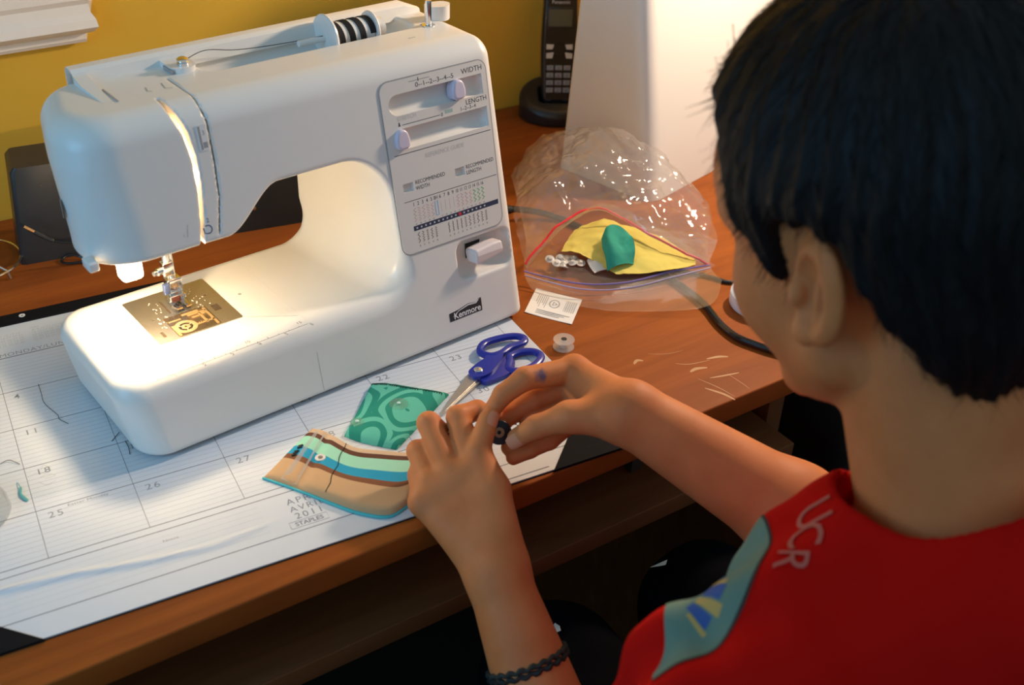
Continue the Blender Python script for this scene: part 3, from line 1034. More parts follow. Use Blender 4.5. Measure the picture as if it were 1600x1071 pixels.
# worn scratches in the varnish
M['scratch'] = plain('bare_wood_scratch', (0.50, 0.27, 0.12), .6)
for pts, w in (([(57.5, -23.8), (58.3, -23.6), (59.4, -23.9)], .38), ([(60.2, -22.7), (61.5, -22.9), (62.3, -23.3)], .34), ([(57.0, -22.0), (58.2, -22.7), (60.4, -23.0)], .08),
               ([(58.6, -25.4), (60.2, -25.7), (61.6, -25.9)], .22), ([(57.2, -26.5), (58.2, -28.0), (58.6, -29.2)], .28), ([(57.5, -25.0), (58.4, -27.0), (58.9, -28.8)], .08),
               ([(60.5, -25.5), (60.8, -27.4), (60.9, -28.4)], .06), ([(53.4, -20.4), (54.0, -20.0), (54.5, -20.3)], .35), ([(55.5, -19.5), (57.2, -20.3), (59.0, -20.5)], .05), ([(50.0, -22.6), (50.6, -23.7)], .12)):
    q = smooth_path([(*p, 0) for p in pts], 5)[:, :2]
    n = len(q)
    sc = Print(lambda u, v: (u, v, .006))
    sc.add(stroke2d(q, [w*(.25 + .75*math.sin(math.pi*(k + .5)/n)) for k in range(n)]))
    sc.build('varnish_scratch', M['scratch'], desk)

# ================================================================== desk calendar
M['paper'] = plain('calendar_paper', (0.66, 0.69, 0.735), 0.62, noise=0.012, nscale=25)
M['vinyl'] = plain('black_vinyl', (0.010, 0.010, 0.012), 0.7, spec=.06, bump=.2, bscale=300)
cal = thing('desk_calendar', (18, -8, 0), 'large white paper desk calendar pad for April 2011 with black corner holders', 'calendar')
PZ = .16
MB().box((-9.5, -30.6, .0), (46.6, 13.2, .05)).build('backing_board', M['vinyl'], cal, False)
crease = np.array([(-9.4, -24.2), (-3.7, -24.7), (1.5, -25.3), (4.1, -25.9), (6.8, -26.4), (11.0, -26.9), (14.5, -26.6), (17.6, -26.0), (19.5, -25.2)])
nx, ny = 180, 260
X, Y = np.meshgrid(np.linspace(-9.4, 46.5, nx), np.linspace(-30.5, 11.6, ny), indexing='ij')
cy_ = np.interp(X, crease[:, 0], crease[:, 1])
w_ = np.interp(X, [-9.4, 0, 8, 13, 16.5, 18], [1, 1, .8, .5, .12, 0])
Zp = PZ + .24*w_*np.exp(-((Y - cy_)/.33)**2) + .02*np.sin(X*.35 + 1)*np.sin(Y*.22)*np.clip((-16 - Y)/8, 0, 1)
Vp = np.c_[X.ravel(), Y.ravel(), Zp.ravel()]
idx = np.arange(nx*ny).reshape(nx, ny)
Fp = np.stack([idx[:-1, :-1].ravel(), idx[1:, :-1].ravel(), idx[1:, 1:].ravel(), idx[:-1, 1:].ravel()], 1)
border = list(idx[:, 0]) + list(idx[-1, 1:]) + list(idx[::-1, -1][1:]) + list(idx[0, ::-1][1:-1])
nv = len(Vp)
Vb = Vp[border].copy(); Vb[:, 2] = .05
Fb = [(border[i], nv + i, nv + (i + 1) % len(border), border[(i + 1) % len(border)]) for i in range(len(border))]
paper = link_mesh('paper_sheet', T(np.r_[Vp, Vb]), np.r_[Fp, np.array(Fb)], M['paper'], cal, True, 40)
def PH(u, v):
    c = np.interp(u, crease[:, 0], crease[:, 1]); w = np.interp(u, [-9.4, 0, 8, 13, 16.5, 18], [1, 1, .8, .5, .12, 0])
    return (u, v, PZ + .24*w*math.exp(-((v - c)/.33)**2) + .02*math.sin(u*.35 + 1)*math.sin(v*.22)*min(max((-16 - v)/8, 0), 1) + .006)
MB().box((-9.5, 11.3, .05), (46.6, 13.2, .3), .04).build('binding_strip', M['vinyl'], cal)
MB().lathe([(.12, 0), (.3, 0), (.3, .06), (.12, .06), (.12, 0)], (3.5, 12.4, .29), (0, 0, 1), 14).build('eyelet', M['white_plastic'], cal)
for sgn, xx in ((1, -9.5), (-1, 46.6)):
    V = [(xx, -30.7), (xx + sgn*7.9, -30.7), (xx, -22.8)]
    if sgn < 0: V = V[::-1]
    VV, FF = plate2d(V, [], .0, .26, lambda u, v, t: (u, v, t))
    MB().add(VV, FF).build('corner_holder', M['vinyl'], cal, False)
CW, CH_ = 7.44, 5.70
def long_line(pr, a, b, w, n=40):
    pr.add(stroke2d([(a[0] + (b[0] - a[0])*t, a[1] + (b[1] - a[1])*t) for t in np.linspace(0, 1, n)], w))
g = Print(PH)
for r in range(-1, 4):
    long_line(g, (-7.44, -r*CH_), (45.2, -r*CH_), .075 if r >= 0 else .12)
long_line(g, (-7.44, -22.75), (45.2, -22.75), .085)
long_line(g, (-7.44, -23.5), (45.2, -23.5), .085)
long_line(g, (-7.44, -28.2), (45.2, -28.2), .085)
for k in range(-1, 7):
    long_line(g, (k*CW, CH_), (k*CW, -22.75), .045)
long_line(g, (33.0, -29.95), (38.6, -30.0), .12, 6)
g.build('grid_lines', plain('calendar_rule_print', (.16, .17, .21), .6), cal)
g = Print(PH)
for r in range(-1, 4):
    for q in range(1, 10):
        y = -r*CH_ - CH_*q/10
        long_line(g, (-7.2, y), (45.0, y), .05, 30)
for q in range(6):
    long_line(g, (-7.2, -24.2 - q*.62), (15.5, -24.2 - q*.62), .028, 24)
    long_line(g, (21.5, -24.2 - q*.62), (44, -24.2 - q*.62), .028, 24)
g.build('writing_rules', plain('pale_rule_print', (.52, .54, .58), .7), cal)
M['date'] = plain('date_print', (.30, .31, .34), .6)
for k, r, s in ((0, 0, '4'), (0, 1, '11'), (0, 2, '18'), (0, 3, '25'), (1, 3, '26'), (2, 3, '27'), (3, 3, '28'), (4, 3, '29'), (5, 3, '30'), (5, 2, '23'), (1, 2, '19'), (2, 2, '20'), (3, 2, '21'), (4, 2, '22'), (1, 0, '5'), (1, 1, '12')):
    g = Print(PH)
    g.text(s, (k*CW + .75, -r*CH_ - 1.25), 1.05, spacing=1.25, bold=.004)
    g.build('date_numeral', M['date'], cal)
for tx, at_, sz, kw in (('MONDAY/LUNDI', (3.9, CH_ + .22), .82, dict(align='CENTER', spacing=1.1)), ('TUESDAY/MARDI', (11.3, CH_ + .22), .82, dict(align='CENTER', spacing=1.1)),
                        ('Easter Monday', (2.3, -17.55), .42, dict(wide=1.25)), ('Notes', (7.9, -24.85), .4, dict(wide=1.2))):
    g = Print(PH)
    g.text(tx, at_, sz, **kw)
    g.build('calendar_word', M['date'], cal)
M['month'] = plain('month_print', (.20, .23, .30), .6)
for tx, at_, sz in (('APRIL', (19.1, -25.05), .98), ('AVRIL', (19.0, -25.95), .90), ('2011', (18.9, -26.85), .98)):
    g = Print(PH)
    g.text(tx, at_, sz, align='CENTER', spacing=1.25)
    g.build('month_word', M['month'], cal)
g = Print(PH)
g.text('STAPLES', (18.6, -27.62), .62, align='CENTER', bold=.02, wide=1.0)
g.add(stroke2d([(17.05, -27.8), (20.1, -27.8), (20.1, -27.05), (17.05, -27.05), (17.05, -27.8)], .05))
g.build('maker_box', M['month'], cal)
g = Print(PH)
for k, s in enumerate(('MARCH', 'MAY')):
    x0 = -.6 + k*4.4
    for i in range(6):
        g.text(' '.join('%2d' % (i*7 + j + 1) for j in range(7)) if i else s, (x0, 9.9 - i*.45), .42, wide=1.0)
g.build('small_month_print', M['ink_pale'], cal)
g = Print(PH)
for pts in ([(0.1, -12.6), (.8, -12.4), (1.5, -12.7)], [(.9, -13.1), (1.6, -12.9), (2.1, -13.3), (1.3, -13.4)], [(.8, -13.6), (1.3, -14.2), (2.0, -14.0)], [(1.2, -12.1), (1.5, -11.6), (1.9, -12.2)]):
    g.add(stroke2d(smooth_path([(*p, 0) for p in pts], 6)[:, :2], .05))
g.build('pencil_scribble', M['ink_pale'], cal)

def cord(name, pts, r, mat, label=None, cat=None, group=None, n=8, k=8, parent=None):
    o = MB().tube(smooth_path(pts, k), r, n).build(name, mat, parent)
    if label: tag(o, label, cat, group)
    return o
cord('loose_thread', [(3.0, .1, .22), (3.0, -1.6, .3), (3.0, -3.1, .25), (3.7, -5.3, .28), (3.75, -6.0, .25), (4.3, -6.9, .22)], .024, M['thread_black'], 'wavy black thread lying across the cell of the 4th', 'thread', n=5)
cord('loose_thread', [(-3.0, -10.2, .2), (-1.6, -10.0, .25), (-.9, -9.9, .3), (-.2, -10.7, .22)], .026, M['thread_black'], 'short black thread at the left edge above the 18th', 'thread', n=5)
cord('loose_thread', [(7.1, -10.9, .2), (7.5, -10.5, .24), (7.9, -10.1, .3)], .03, M['thread_black'], 'tiny black thread end beside the machine bed', 'thread', n=5)
cord('loose_thread', [(8.1, -11.4, .2), (8.15, -12.4, .25), (8.05, -13.3, .2)], .03, M['thread_black'], 'tiny black thread end under the bed corner', 'thread', n=5)

# ================================================================== small things on the desk
# ---- striped pouch
def patch(rows, nu=40, nv=28):
    """Catmull-Rom patch through rows of (start, end) curves; returns points (nu+1, nv+1, 2)"""
    R_ = np.array(rows, float)
    L = smooth_path(np.c_[R_[:, 0], np.zeros(len(R_))], nu)[:, :2]
    Q = smooth_path(np.c_[R_[:, 1], np.zeros(len(R_))], nu)[:, :2]
    t = np.linspace(0, 1, nv + 1)[None, :, None]
    return L[:, None]*(1 - t) + Q[:, None]*t

def pillow(name, G, z0, h, mat, parent, edge=.12, bump=None, rim=None):
    """cushion-like closed mesh over a 2-D grid, with uv = (u, v)"""
    nu, nv = G.shape[:2]
    u = np.linspace(0, 1, nu)[:, None]; v = np.linspace(0, 1, nv)[None]
    f = np.clip(np.minimum(np.minimum(u, 1 - u)/edge, np.minimum(v, 1 - v)/edge), 0, 1)
    f = np.sqrt(1 - (1 - f)**2)
    zt = z0 + .06 + h*f*(1 if bump is None else bump(u, v))
    top = np.c_[G.reshape(-1, 2), zt.ravel()]
    bot = np.c_[G.reshape(-1, 2), np.full(nu*nv, z0)]
    id_ = np.arange(nu*nv).reshape(nu, nv)
    a = np.stack([id_[:-1, :-1].ravel(), id_[1:, :-1].ravel(), id_[1:, 1:].ravel(), id_[:-1, 1:].ravel()], 1)
    b = a[:, ::-1] + nu*nv
    bd = list(id_[:, 0]) + list(id_[-1, 1:]) + list(id_[::-1, -1][1:]) + list(id_[0, ::-1][1:-1])
    s = np.array([(bd[i], bd[i] + nu*nv, bd[(i + 1) % len(bd)] + nu*nv, bd[(i + 1) % len(bd)]) for i in range(len(bd))])
    F = np.r_[a, b, s]
    P = np.r_[top, bot]
    # outward faces
    p = top[a[0]]
    if np.cross(p[1] - p[0], p[2] - p[0])[2] < 0: F = F[:, ::-1]
    o = link_mesh(name, T(P), F, mat, parent, True, 60)
    me = o.data
    uv = me.uv_layers.new(name='cloth')
    UU = np.c_[np.repeat(u, nv, 1).ravel(), np.repeat(v, nu, 0).ravel()]
    UU = np.r_[UU, UU]
    li = np.empty(len(me.loops), np.int32); me.loops.foreach_get('vertex_index', li)
    uv.data.foreach_set('uv', UU[li].astype(np.float32).ravel())
    def hgt(i, j):
        return top[int(np.clip(i, 0, 1)*(nu - 1))*nv + int(np.clip(j, 0, 1)*(nv - 1))]
    return o, hgt

def weave(nt, b, scale=900, strength=.25):
    tc = nt.nodes.new('ShaderNodeTexCoord')
    n = nt.nodes.new('ShaderNodeTexNoise'); n.inputs['Scale'].default_value = scale
    bp = nt.nodes.new('ShaderNodeBump'); bp.inputs['Strength'].default_value = strength; bp.inputs['Distance'].default_value = .0006
    nt.links.new(tc.outputs['Object'], n.inputs['Vector']); nt.links.new(n.outputs['Fac'], bp.inputs['Height']); nt.links.new(bp.outputs['Normal'], b.inputs['Normal'])

def stripes_mat(name, stops):
    m, nt, b = new_mat(name)
    uv = nt.nodes.new('ShaderNodeUVMap'); uv.uv_map = 'cloth'
    sp = nt.nodes.new('ShaderNodeSeparateXYZ')
    r = nt.nodes.new('ShaderNodeValToRGB'); r.color_ramp.interpolation = 'CONSTANT'
    e = r.color_ramp.elements
    while len(e) < len(stops): e.new(0.5)
    for el, (p, c) in zip(e, stops):
        el.position = p; el.color = (*c, 1)
    nt.links.new(uv.outputs[0], sp.inputs[0]); nt.links.new(sp.outputs['Y'], r.inputs[0]); nt.links.new(r.outputs[0], b.inputs['Base Color'])
    b.inputs['Roughness'].default_value = .85
    weave(nt, b)
    return m
tan, brn, mint, teal_b = (.56, .34, .17), (.11, .035, .016), (.33, .66, .47), (.01, .30, .47)
M['stripes'] = stripes_mat('striped_cotton', [(0, (.60, .42, .27)), (.13, brn), (.205, mint), (.40, teal_b), (.55, (.20, .07, .025)), (.63, tan), (.985, (.05, .45, .48))])
sp = thing('striped_pouch', (23.5, -23.5, .2), 'small fabric pouch striped tan, brown, mint and blue with a button', 'pouch')
rows = [((22.7, -16.8), (16.9, -21.1)), ((23.7, -17.9), (18.8, -23.6)), ((24.9, -20.9), (20.9, -26.7)), ((26.9, -22.5), (22.4, -28.6)), ((28.7, -23.6), (24.3, -29.9)), ((30.3, -24.2), (26.4, -29.2))]
G = patch(rows, 12, 30)
bmp = lambda u, v: .55 + .45*np.sin(np.pi*np.clip((u - .18)/.82, 0, 1)) + .12*np.sin(9*u + 2*v)*np.sin(5*v) - .35*np.exp(-((u - .22)/.03)**2)
po, hg = pillow('pouch_body', G, .19, .75, M['stripes'], sp, .12, bmp)
mb = MB(); mb.tube([(p[0], p[1], .27) for p in G[:, -1]], .1, 7)
mb.build('piping', plain('aqua_piping', (.07, .50, .52), .7), sp)
bp_ = hg(.26, .47)
btn = MB().lathe([(.42, 0), (.46, .06), (.42, .13), (.3, .10), (0, .10)], (bp_[0], bp_[1], bp_[2] + .02), (0, 0, 1), 22).build('snap_button', plain('ivory_button', (.80, .74, .64), .35), sp)
MB().lathe([(.14, .0), (.2, .02), (.14, .05), (.0, .05)], (bp_[0], bp_[1], bp_[2] + .13), (0, 0, 1), 14).build('button_centre', plain('grey_button_centre', (.25, .2, .17), .4), btn)
# clear tape strip across the flap
tp = MB()
ta = [hg(.20, t) for t in np.linspace(.03, .97, 12)]; tb_ = [hg(.12, t) for t in np.linspace(.03, .97, 12)]
tp.add([(p[0], p[1], p[2] + .05) for p in ta] + [(p[0], p[1], p[2] + .05) for p in tb_], [(i, i + 1, i + 13, i + 12) for i in range(11)])
tp.build('clear_tape', film('hazy_tape', (.92, .92, .93), .05, .5, .3), sp)
st = MB()
for t in np.linspace(.42, .58, 5):
    p = hg(.10, t); st.box((p[0] - .28, p[1] - .03, p[2] + .01), (p[0] + .1, p[1] + .12, p[2] + .09))
st.build('black_stitching', M['thread_black'], sp)
q = [hg(.36, t) for t in np.linspace(.05, .95, 16)]
MB().tube([(p[0] + .1*math.sin(k*1.1), p[1], p[2] + .03) for k, p in enumerate(q)], .03, 5).build('seam_thread', M['thread_black'], sp)

# ---- teal patterned pouch
m, nt, b = new_mat('teal_swirl_cotton')
uv = nt.nodes.new('ShaderNodeUVMap'); uv.uv_map = 'cloth'
n = nt.nodes.new('ShaderNodeTexNoise'); n.inputs['Scale'].default_value = 1.7; n.inputs['Detail'].default_value = .5
sc_ = nt.nodes.new('ShaderNodeVectorMath'); sc_.operation = 'MULTIPLY_ADD'; sc_.inputs[1].default_value = (.42, .42, 0)
vo = nt.nodes.new('ShaderNodeTexVoronoi'); vo.inputs['Scale'].default_value = 1.75; vo.inputs['Randomness'].default_value = .75
mu = nt.nodes.new('ShaderNodeMath'); mu.operation = 'MULTIPLY'; mu.inputs[1].default_value = 24
sn = nt.nodes.new('ShaderNodeMath'); sn.operation = 'SINE'
r = nt.nodes.new('ShaderNodeValToRGB'); r.color_ramp.interpolation = 'CONSTANT'
r.color_ramp.elements[0].color = (.004, .24, .17, 1); r.color_ramp.elements[1].position = .52; r.color_ramp.elements[1].color = (.10, .48, .35, 1)
mr = nt.nodes.new('ShaderNodeMapRange'); mr.inputs['From Min'].default_value = -1
for a_, c_ in ((uv.outputs[0], n.inputs['Vector']), (n.outputs['Color'], sc_.inputs[0]), (uv.outputs[0], sc_.inputs[2]), (sc_.outputs[0], vo.inputs['Vector']), (vo.outputs['Distance'], mu.inputs[0]), (mu.outputs[0], sn.inputs[0]), (sn.outputs[0], mr.inputs['Value']), (mr.outputs[0], r.inputs[0]), (r.outputs[0], b.inputs['Base Color'])):
    nt.links.new(a_, c_)
b.inputs['Roughness'].default_value = .85
weave(nt, b)
M['swirl'] = m
gp = thing('teal_pouch', (30, -17.8, .2), 'small teal fabric pouch with pale swirls lying beside the scissors', 'pouch')
rows = [((29.7, -13.1), (24.8, -18.9)), ((31.3, -13.6), (25.7, -20.2)), ((33.3, -15.3), (26.9, -21.4)), ((35.4, -17.4), (28.1, -22.5))]
G2 = patch(rows, 12, 28)
po2, hg2 = pillow('pouch_body', G2, .19, .62, M['swirl'], gp, .15, lambda u, v: .8 + .2*np.cos(6*u)*np.cos(5*v))
st = MB()
for k, t in enumerate(np.linspace(.08, .97, 26)):
    p = hg2(t, .09)
    q = hg2(t, .13)
    st.tube([(p[0], p[1], p[2] + .04), (q[0] + .12, q[1], q[2] + .04)], .035, 5)
st.tube([tuple(np.array(hg2(t, .085)) + (0, 0, .04)) for t in np.linspace(.06, .97, 20)], .03, 5)
st.build('zigzag_stitching', M['thread_black'], gp)
for u_, v_, r_ in ((.62, .42, .85), (.18, .80, .6)):
    p = hg2(u_, v_)
    dsk = MB().lathe([(r_, 0), (r_, .05), (r_*.6, .09), (0, .1)], (p[0], p[1], p[2] + .01), (0, 0, 1), 22).build('snap_disc', film('snap_plastic', (.8, .95, .9), .07, .10, .15), gp)
    MB().lathe([(.15, 0), (.17, .1), (.08, .16), (0, .16)], (p[0], p[1], p[2] + .08), (0, 0, 1), 12).build('snap_post', plain('pale_snap', (.55, .75, .68), .3), dsk)

# ---- scissors
M['blue'] = plain('blue_handle_plastic', (.012, .025, .30), .28)
sc = thing('scissors', (39.0, -16.1, .2), 'scissors with blue plastic handles and steel blades on the calendar', 'scissors')
piv = np.array([39.0, -16.1]); tipv = np.array([33.2, -20.2])
dr = (tipv - piv)/np.linalg.norm(tipv - piv); nr = np.array([-dr[1], dr[0]])
def blade(name, s, z0, z1, w0, extra):
    e = piv - dr*1.2
    pts = [e + nr*s*.1, piv + nr*s*.75, piv + dr*2 + nr*s*.62, tipv + nr*s*.06, tipv - nr*s*.06, piv + dr*2 - nr*s*w0, piv - nr*s*.55, e - nr*s*.5]
    if s < 0: pts = pts[::-1]
    V_, F_ = plate2d([tuple(p) for p in pts], [], z0, z1, lambda u, v, t: (u, v, t))
    return MB().add(V_, F_).build(name, M['steel'], sc, False)
blade('blade', 1, .38, .52, .35, 0)
blade('blade', -1, .56, .70, .35, 0)
MB().lathe([(.42, 0), (.42, .12), (.3, .2), (0, .2)], (piv[0], piv[1], .98), (0, 0, 1), 18).build('pivot_screw', M['chrome'], sc)
# handle 1 (upper loop) and handle 2 (lower loop, partly behind the hand)
loop1 = [(41.2, -14.2), (40.7, -13.2), (41.6, -12.15), (43.2, -11.95), (44.8, -12.2), (45.5, -12.9), (45.1, -13.6), (43.6, -13.8), (42.3, -14.3)]
mb = MB()
mb.tube(smooth_path([(*p, .75) for p in loop1], 7, True).tolist() + [(*loop1[0], .75)], .38, 10, .9)
mb.build('handle_loop', M['blue'], sc)
V_, F_ = plate2d(smooth_path([(*p, 0) for p in [(41.0, -14.1), (42.5, -14.4), (41.2, -15.9), (39.6, -17.0), (38.3, -16.9), (38.1, -15.9), (39.3, -15.1), (40.4, -14.6)]], 5, True)[:, :2].tolist(), [], .5, 1.0, lambda u, v, t: (u, v, t))
MB().add(V_, F_).build('handle_shank', M['blue'], sc, True, 40)
loop2 = [(42.6, -15.6), (43.0, -14.9), (44.2, -14.7), (45.4, -15.2), (45.6, -16.2), (44.4, -17.2), (42.8, -17.4), (41.9, -16.8)]
mb = MB()
mb.tube(smooth_path([(*p, .6) for p in loop2], 7, True).tolist() + [(*loop2[0], .6)], .38, 10, .9)
mb.build('handle_loop', M['blue'], sc)
V_, F_ = plate2d(smooth_path([(*p, 0) for p in [(42.5, -14.9), (43.0, -15.8), (41.9, -17.2), (40.2, -17.6), (38.9, -17.6), (39.0, -16.6), (40.6, -15.8), (41.6, -14.9)]], 5, True)[:, :2].tolist(), [], .3, .72, lambda u, v, t: (u, v, t))
MB().add(V_, F_).build('handle_shank', M['blue'], sc, True, 40)

# ---- clear bobbin on the desk, label tag
M['bobbin_clear'] = film('milky_bobbin_plastic', (.97, .96, .94), .03, .34, .1)
bb = thing('empty_bobbin', (48.8, -15, 0), 'empty clear plastic bobbin lying on the bare wood behind the hand', 'bobbin')
for z0 in (.0, .82):
    MB().lathe([(.3, z0), (1.02, z0), (1.05, z0 + .06), (1.02, z0 + .13), (.3, z0 + .13), (.3, z0)], (48.8, -15, .02), (0, 0, 1), 26).build('flange', M['bobbin_clear'], bb)
MB().lathe([(.3, .1), (.42, .1), (.42, .85), (.3, .85), (.3, .1)], (48.8, -15, .02), (0, 0, 1), 18).build('hub', M['bobbin_clear'], bb)
MB().lathe([(0, 0), (.28, 0), (.28, .02), (0, .02)], (48.8, -15, .97), (0, 0, 1), 14).build('hub_hole_shade', M['hole'], bb)  # solid dark disc, the shade in the hub opening painted on

lb = thing('label_tag', (51.5, -8, 0), 'white printed cardboard tag with a barcode beside the machine', 'tag')
LA, LB_, LD = np.array([51.75, -4.35]), np.array([54.9, -8.4]), np.array([48.4, -7.9])
def lab3(u, v, dz=.0):
    p = LA + (LB_ - LA)*u + (LD - LA)*v
    return (p[0], p[1], .05 + .5*max(0, .25 - v)**1.0*0 + dz + .25*(u - .5)**2)
V_ = [lab3(u, v) for u in np.linspace(0, 1, 9) for v in (0, 1)] + [lab3(u, v, -.04) for u in np.linspace(0, 1, 9) for v in (0, 1)]
F_ = [(2*i, 2*i + 2, 2*i + 3, 2*i + 1) for i in range(8)] + [(18 + 2*i + 1, 18 + 2*i + 3, 18 + 2*i + 2, 18 + 2*i) for i in range(8)]
F_ = [f[::-1] for f in F_]
for i in range(8): F_ += [(2*i, 2*i + 18, 2*i + 20, 2*i + 2), (2*i + 3, 2*i + 21, 2*i + 19, 2*i + 1)]
F_ += [(1, 19, 18, 0), (16, 34, 35, 17)]
MB().add(V_, F_).build('card', plain('tag_card', (.84, .82, .78), .6), lb)
pl = Print(lambda u, v: lab3(u, v, .01))
for k in range(16):
    x = .72 + k*.014
    if k % 3 != 1: pl.add(([(x, .18), (x + .009, .18), (x + .009, .62), (x, .62)], [(0, 1, 2, 3)]))
pl.add(stroke2d([(.5 + .10*math.cos(t), .42 + .15*math.sin(t)) for t in np.linspace(0, 2*math.pi, 24)], .025))
pl.add(stroke2d([(.5 + .055*math.cos(t), .42 + .08*math.sin(t)) for t in np.linspace(0, 2*math.pi, 4)], .03))
for i in range(6):
    pl.add(([(.12 + i*.04, .2), (.125 + i*.04 + .008, .2), (.125 + i*.04 + .008, .5 + .08*(i % 3)), (.12 + i*.04, .5 + .08*(i % 3))], [(0, 1, 2, 3)]))
for i in range(3):
    pl.add(([(.2, .76 + i*.06), (.9 - .1*i, .76 + i*.06), (.9 - .1*i, .785 + i*.06), (.2, .785 + i*.06)], [(0, 1, 2, 3)]))
pl.build('tag_print', M['ink_grey'], lb)

# ---- speakers, wire ring, plug cable at the back left
def wedge(name, parent, bl, br, tl, tr, depth, h, mat):
    """tapered upright box: front corners given, goes back by depth"""
    bdir = np.array([.05, 1.0])
    def ring(a, b, z, s):
        a = np.array(a); b = np.array(b)
        p = [a, b, b + bdir*depth*s, a + bdir*depth*s]
        out = []
        r_ = .5
        for i in range(4):
            c = p[i]; d0 = p[i - 1] - c; d1 = p[(i + 1) % 4] - c
            d0 = d0/np.linalg.norm(d0); d1 = d1/np.linalg.norm(d1)
            for t in (0, .33, .66, 1):
                out.append(tuple(c + d0*r_*(1 - t)**2 + d1*r_*t**2) + (z,))
        return out
    L = lambda a, b, t: (a[0] + (b[0] - a[0])*t, a[1] + (b[1] - a[1])*t)
    rg = [ring(bl, br, 0.02, 1), ring(L(bl, tl, .5), L(br, tr, .5), h*.5, .95), ring(L(bl, tl, .95), L(br, tr, .95), h*.95, .9)]
    c1 = L(tl, tr, .06); c2 = L(tl, tr, .94)
    rg.append([(p[0]*.97 + .03*(c1[0] + c2[0])/2, p[1]*.985 + .015*p[1], h) for p in ring(c1, c2, h, .85)])
    return MB().loft(rg).build(name, mat, parent, True, 40)
s1 = thing('desktop_speaker', (8.5, 26, 0), 'black tapered desktop speaker behind the head of the machine', 'speaker', 'desktop speakers')
wedge('cabinet', s1, (5.0, 23.0), (12.4, 22.6), (6.0, 24.0), (11.2, 23.8), 6.5, 10.4, plain('satin_black', (.02, .022, .026), .38, noise=.1, nscale=60))
MB().lathe([(0, 0), (.1, 0), (.1, .05), (0, .05)], (8.6, 23.55, 8.4), (0, -1, .1), 10).build('mounting_screw', M['dark_metal'], s1)
s2 = thing('desktop_speaker', (32, 23.5, 0), 'black speaker seen through the opening under the machine arm', 'speaker', 'desktop speakers')
wedge('cabinet', s2, (26.6, 20.5), (36.2, 19.7), (27.8, 22.0), (35.2, 21.4), 6.5, 11.0, plain('matte_black', (.012, .012, .012), .5))
for px_, pz_ in ((29.6, 2.6), (32.6, 6.0)):
    MB().lathe([(0, 0), (.22, 0), (.18, .08), (0, .1)], (px_, 20.15 + .12*pz_, pz_), (0, -1, .12), 10).build('mounting_screw', plain('brass_screw', (.55, .4, .2), .3, 1), s2)
ws = thing('wire_stand', (.6, 24.4, 0), 'chrome wire ring stand at the left edge behind the calendar', 'wire stand')
an = np.linspace(0, 2*math.pi, 49)
MB().tube([(.6 + 4.7*math.cos(t), 24.4 + 4.7*math.sin(t), .9) for t in an], .13, 7).build('outer_ring', M['chrome'], ws)
MB().tube([(.6 + 1.7*math.cos(t), 24.4 + 1.7*math.sin(t), 1.6) for t in an], .12, 7).build('inner_ring', plain('brass_wire', (.7, .55, .3), .25, 1), ws)
for k in range(3):
    t = -.9 + k*2.094
    MB().tube([(.6 + 1.7*math.cos(t), 24.4 + 1.7*math.sin(t), 1.6), (.6 + 4.7*math.cos(t), 24.4 + 4.7*math.sin(t), .9), (.6 + 4.9*math.cos(t), 24.4 + 4.9*math.sin(t), .12)], .11, 7).build('wire_leg', M['chrome'], ws)
pc = thing('plug_cable', (9.4, 20.5, 0), 'thin black audio cable with a gold plug beside the left speaker', 'cable')
MB().tube([(6.05, 21.9, 4.95), (6.9, 21.6, 4.3)], .17, 8).build('plug_tip', plain('gold_plug', (.85, .45, .18), .25, 1), pc)
MB().tube(smooth_path([(6.9, 21.6, 4.3), (7.8, 21.2, 3.6), (8.5, 20.9, 3.2)], 5), [.26]*5 + [.22]*5 + [.16], 9).build('plug_sleeve', M['rubber'], pc)
MB().tube(smooth_path([(8.5, 20.9, 3.2), (9.6, 20.6, 2.9), (11.0, 20.4, 2.8), (12.6, 20.2, 2.0), (12.4, 20.2, .5), (10.8, 20.8, .2), (9.3, 21.2, .2), (8.9, 22.0, .2), (9.8, 22.2, .6), (11.0, 21.6, .3), (11.9, 20.6, .2), (13.5, 20.2, .2)], 8), .13, 7).build('cable_cord', M['black_gloss'], pc)

# ---- cordless phone
ph = thing('cordless_phone', (77, 35.2, 0), 'black cordless telephone handset standing in its charging base', 'telephone')
pf_ = np.array([-.42, -.907, 0]); pr_ = np.array([.907, -.42, 0])
def PB(p):
    p = np.asarray(p, float).reshape(-1, 3)
    return np.array([77, 35.2, 0]) + p[:, :1]*pr_ - p[:, 1:2]*pf_ + p[:, 2:3]*np.array([0, 0, 1.0])
TP = lambda p: T(PB(p))
def base_f(x, y, z):
    hgt = 3.1 + .32*(y + 1)
    q = rmax(np.sqrt((x/5.2)**2 + ((y + .3)/4.3)**2)*4.5 - 4.5, z - hgt, .8)
    q = rmax(q, .05 - z, .3)
    pocket = rbox(x, y, z, (-2.55, -2.2, 1.6), (2.55, 1.2, 9), .6)
    return rmax(q, -pocket, .25)
V, F = field_mesh(base_f, (-6, -6, -.2), (6, 5, 6), .14)
link_mesh('charging_base', TP(polish(V, base_f, 1)), F, M['black_plastic'], ph, True, 50)
TL_ = math.radians(9)
def HS(p):
    """handset frame: u right, v up along the handset, w out of the keypad"""
    p = np.asarray(p, float).reshape(-1, 3)
    return np.c_[p[:, 0], -.9 + p[:, 1]*math.sin(TL_) - p[:, 2]*math.cos(TL_), 1.7 + p[:, 1]*math.cos(TL_) + p[:, 2]*math.sin(TL_)]
THS = lambda p: TP(HS(p))
def hand_f(x, y, z):
    hw = 2.3 + .12*np.cos((y - 8)*.35)
    q = rmax(np.abs(x) - hw, np.abs(y - 8.2) - 8.2, 1.0)
    return rmax(q, np.abs(z + .9 - .10*np.cos(y*.5)) - 1.1, .5)
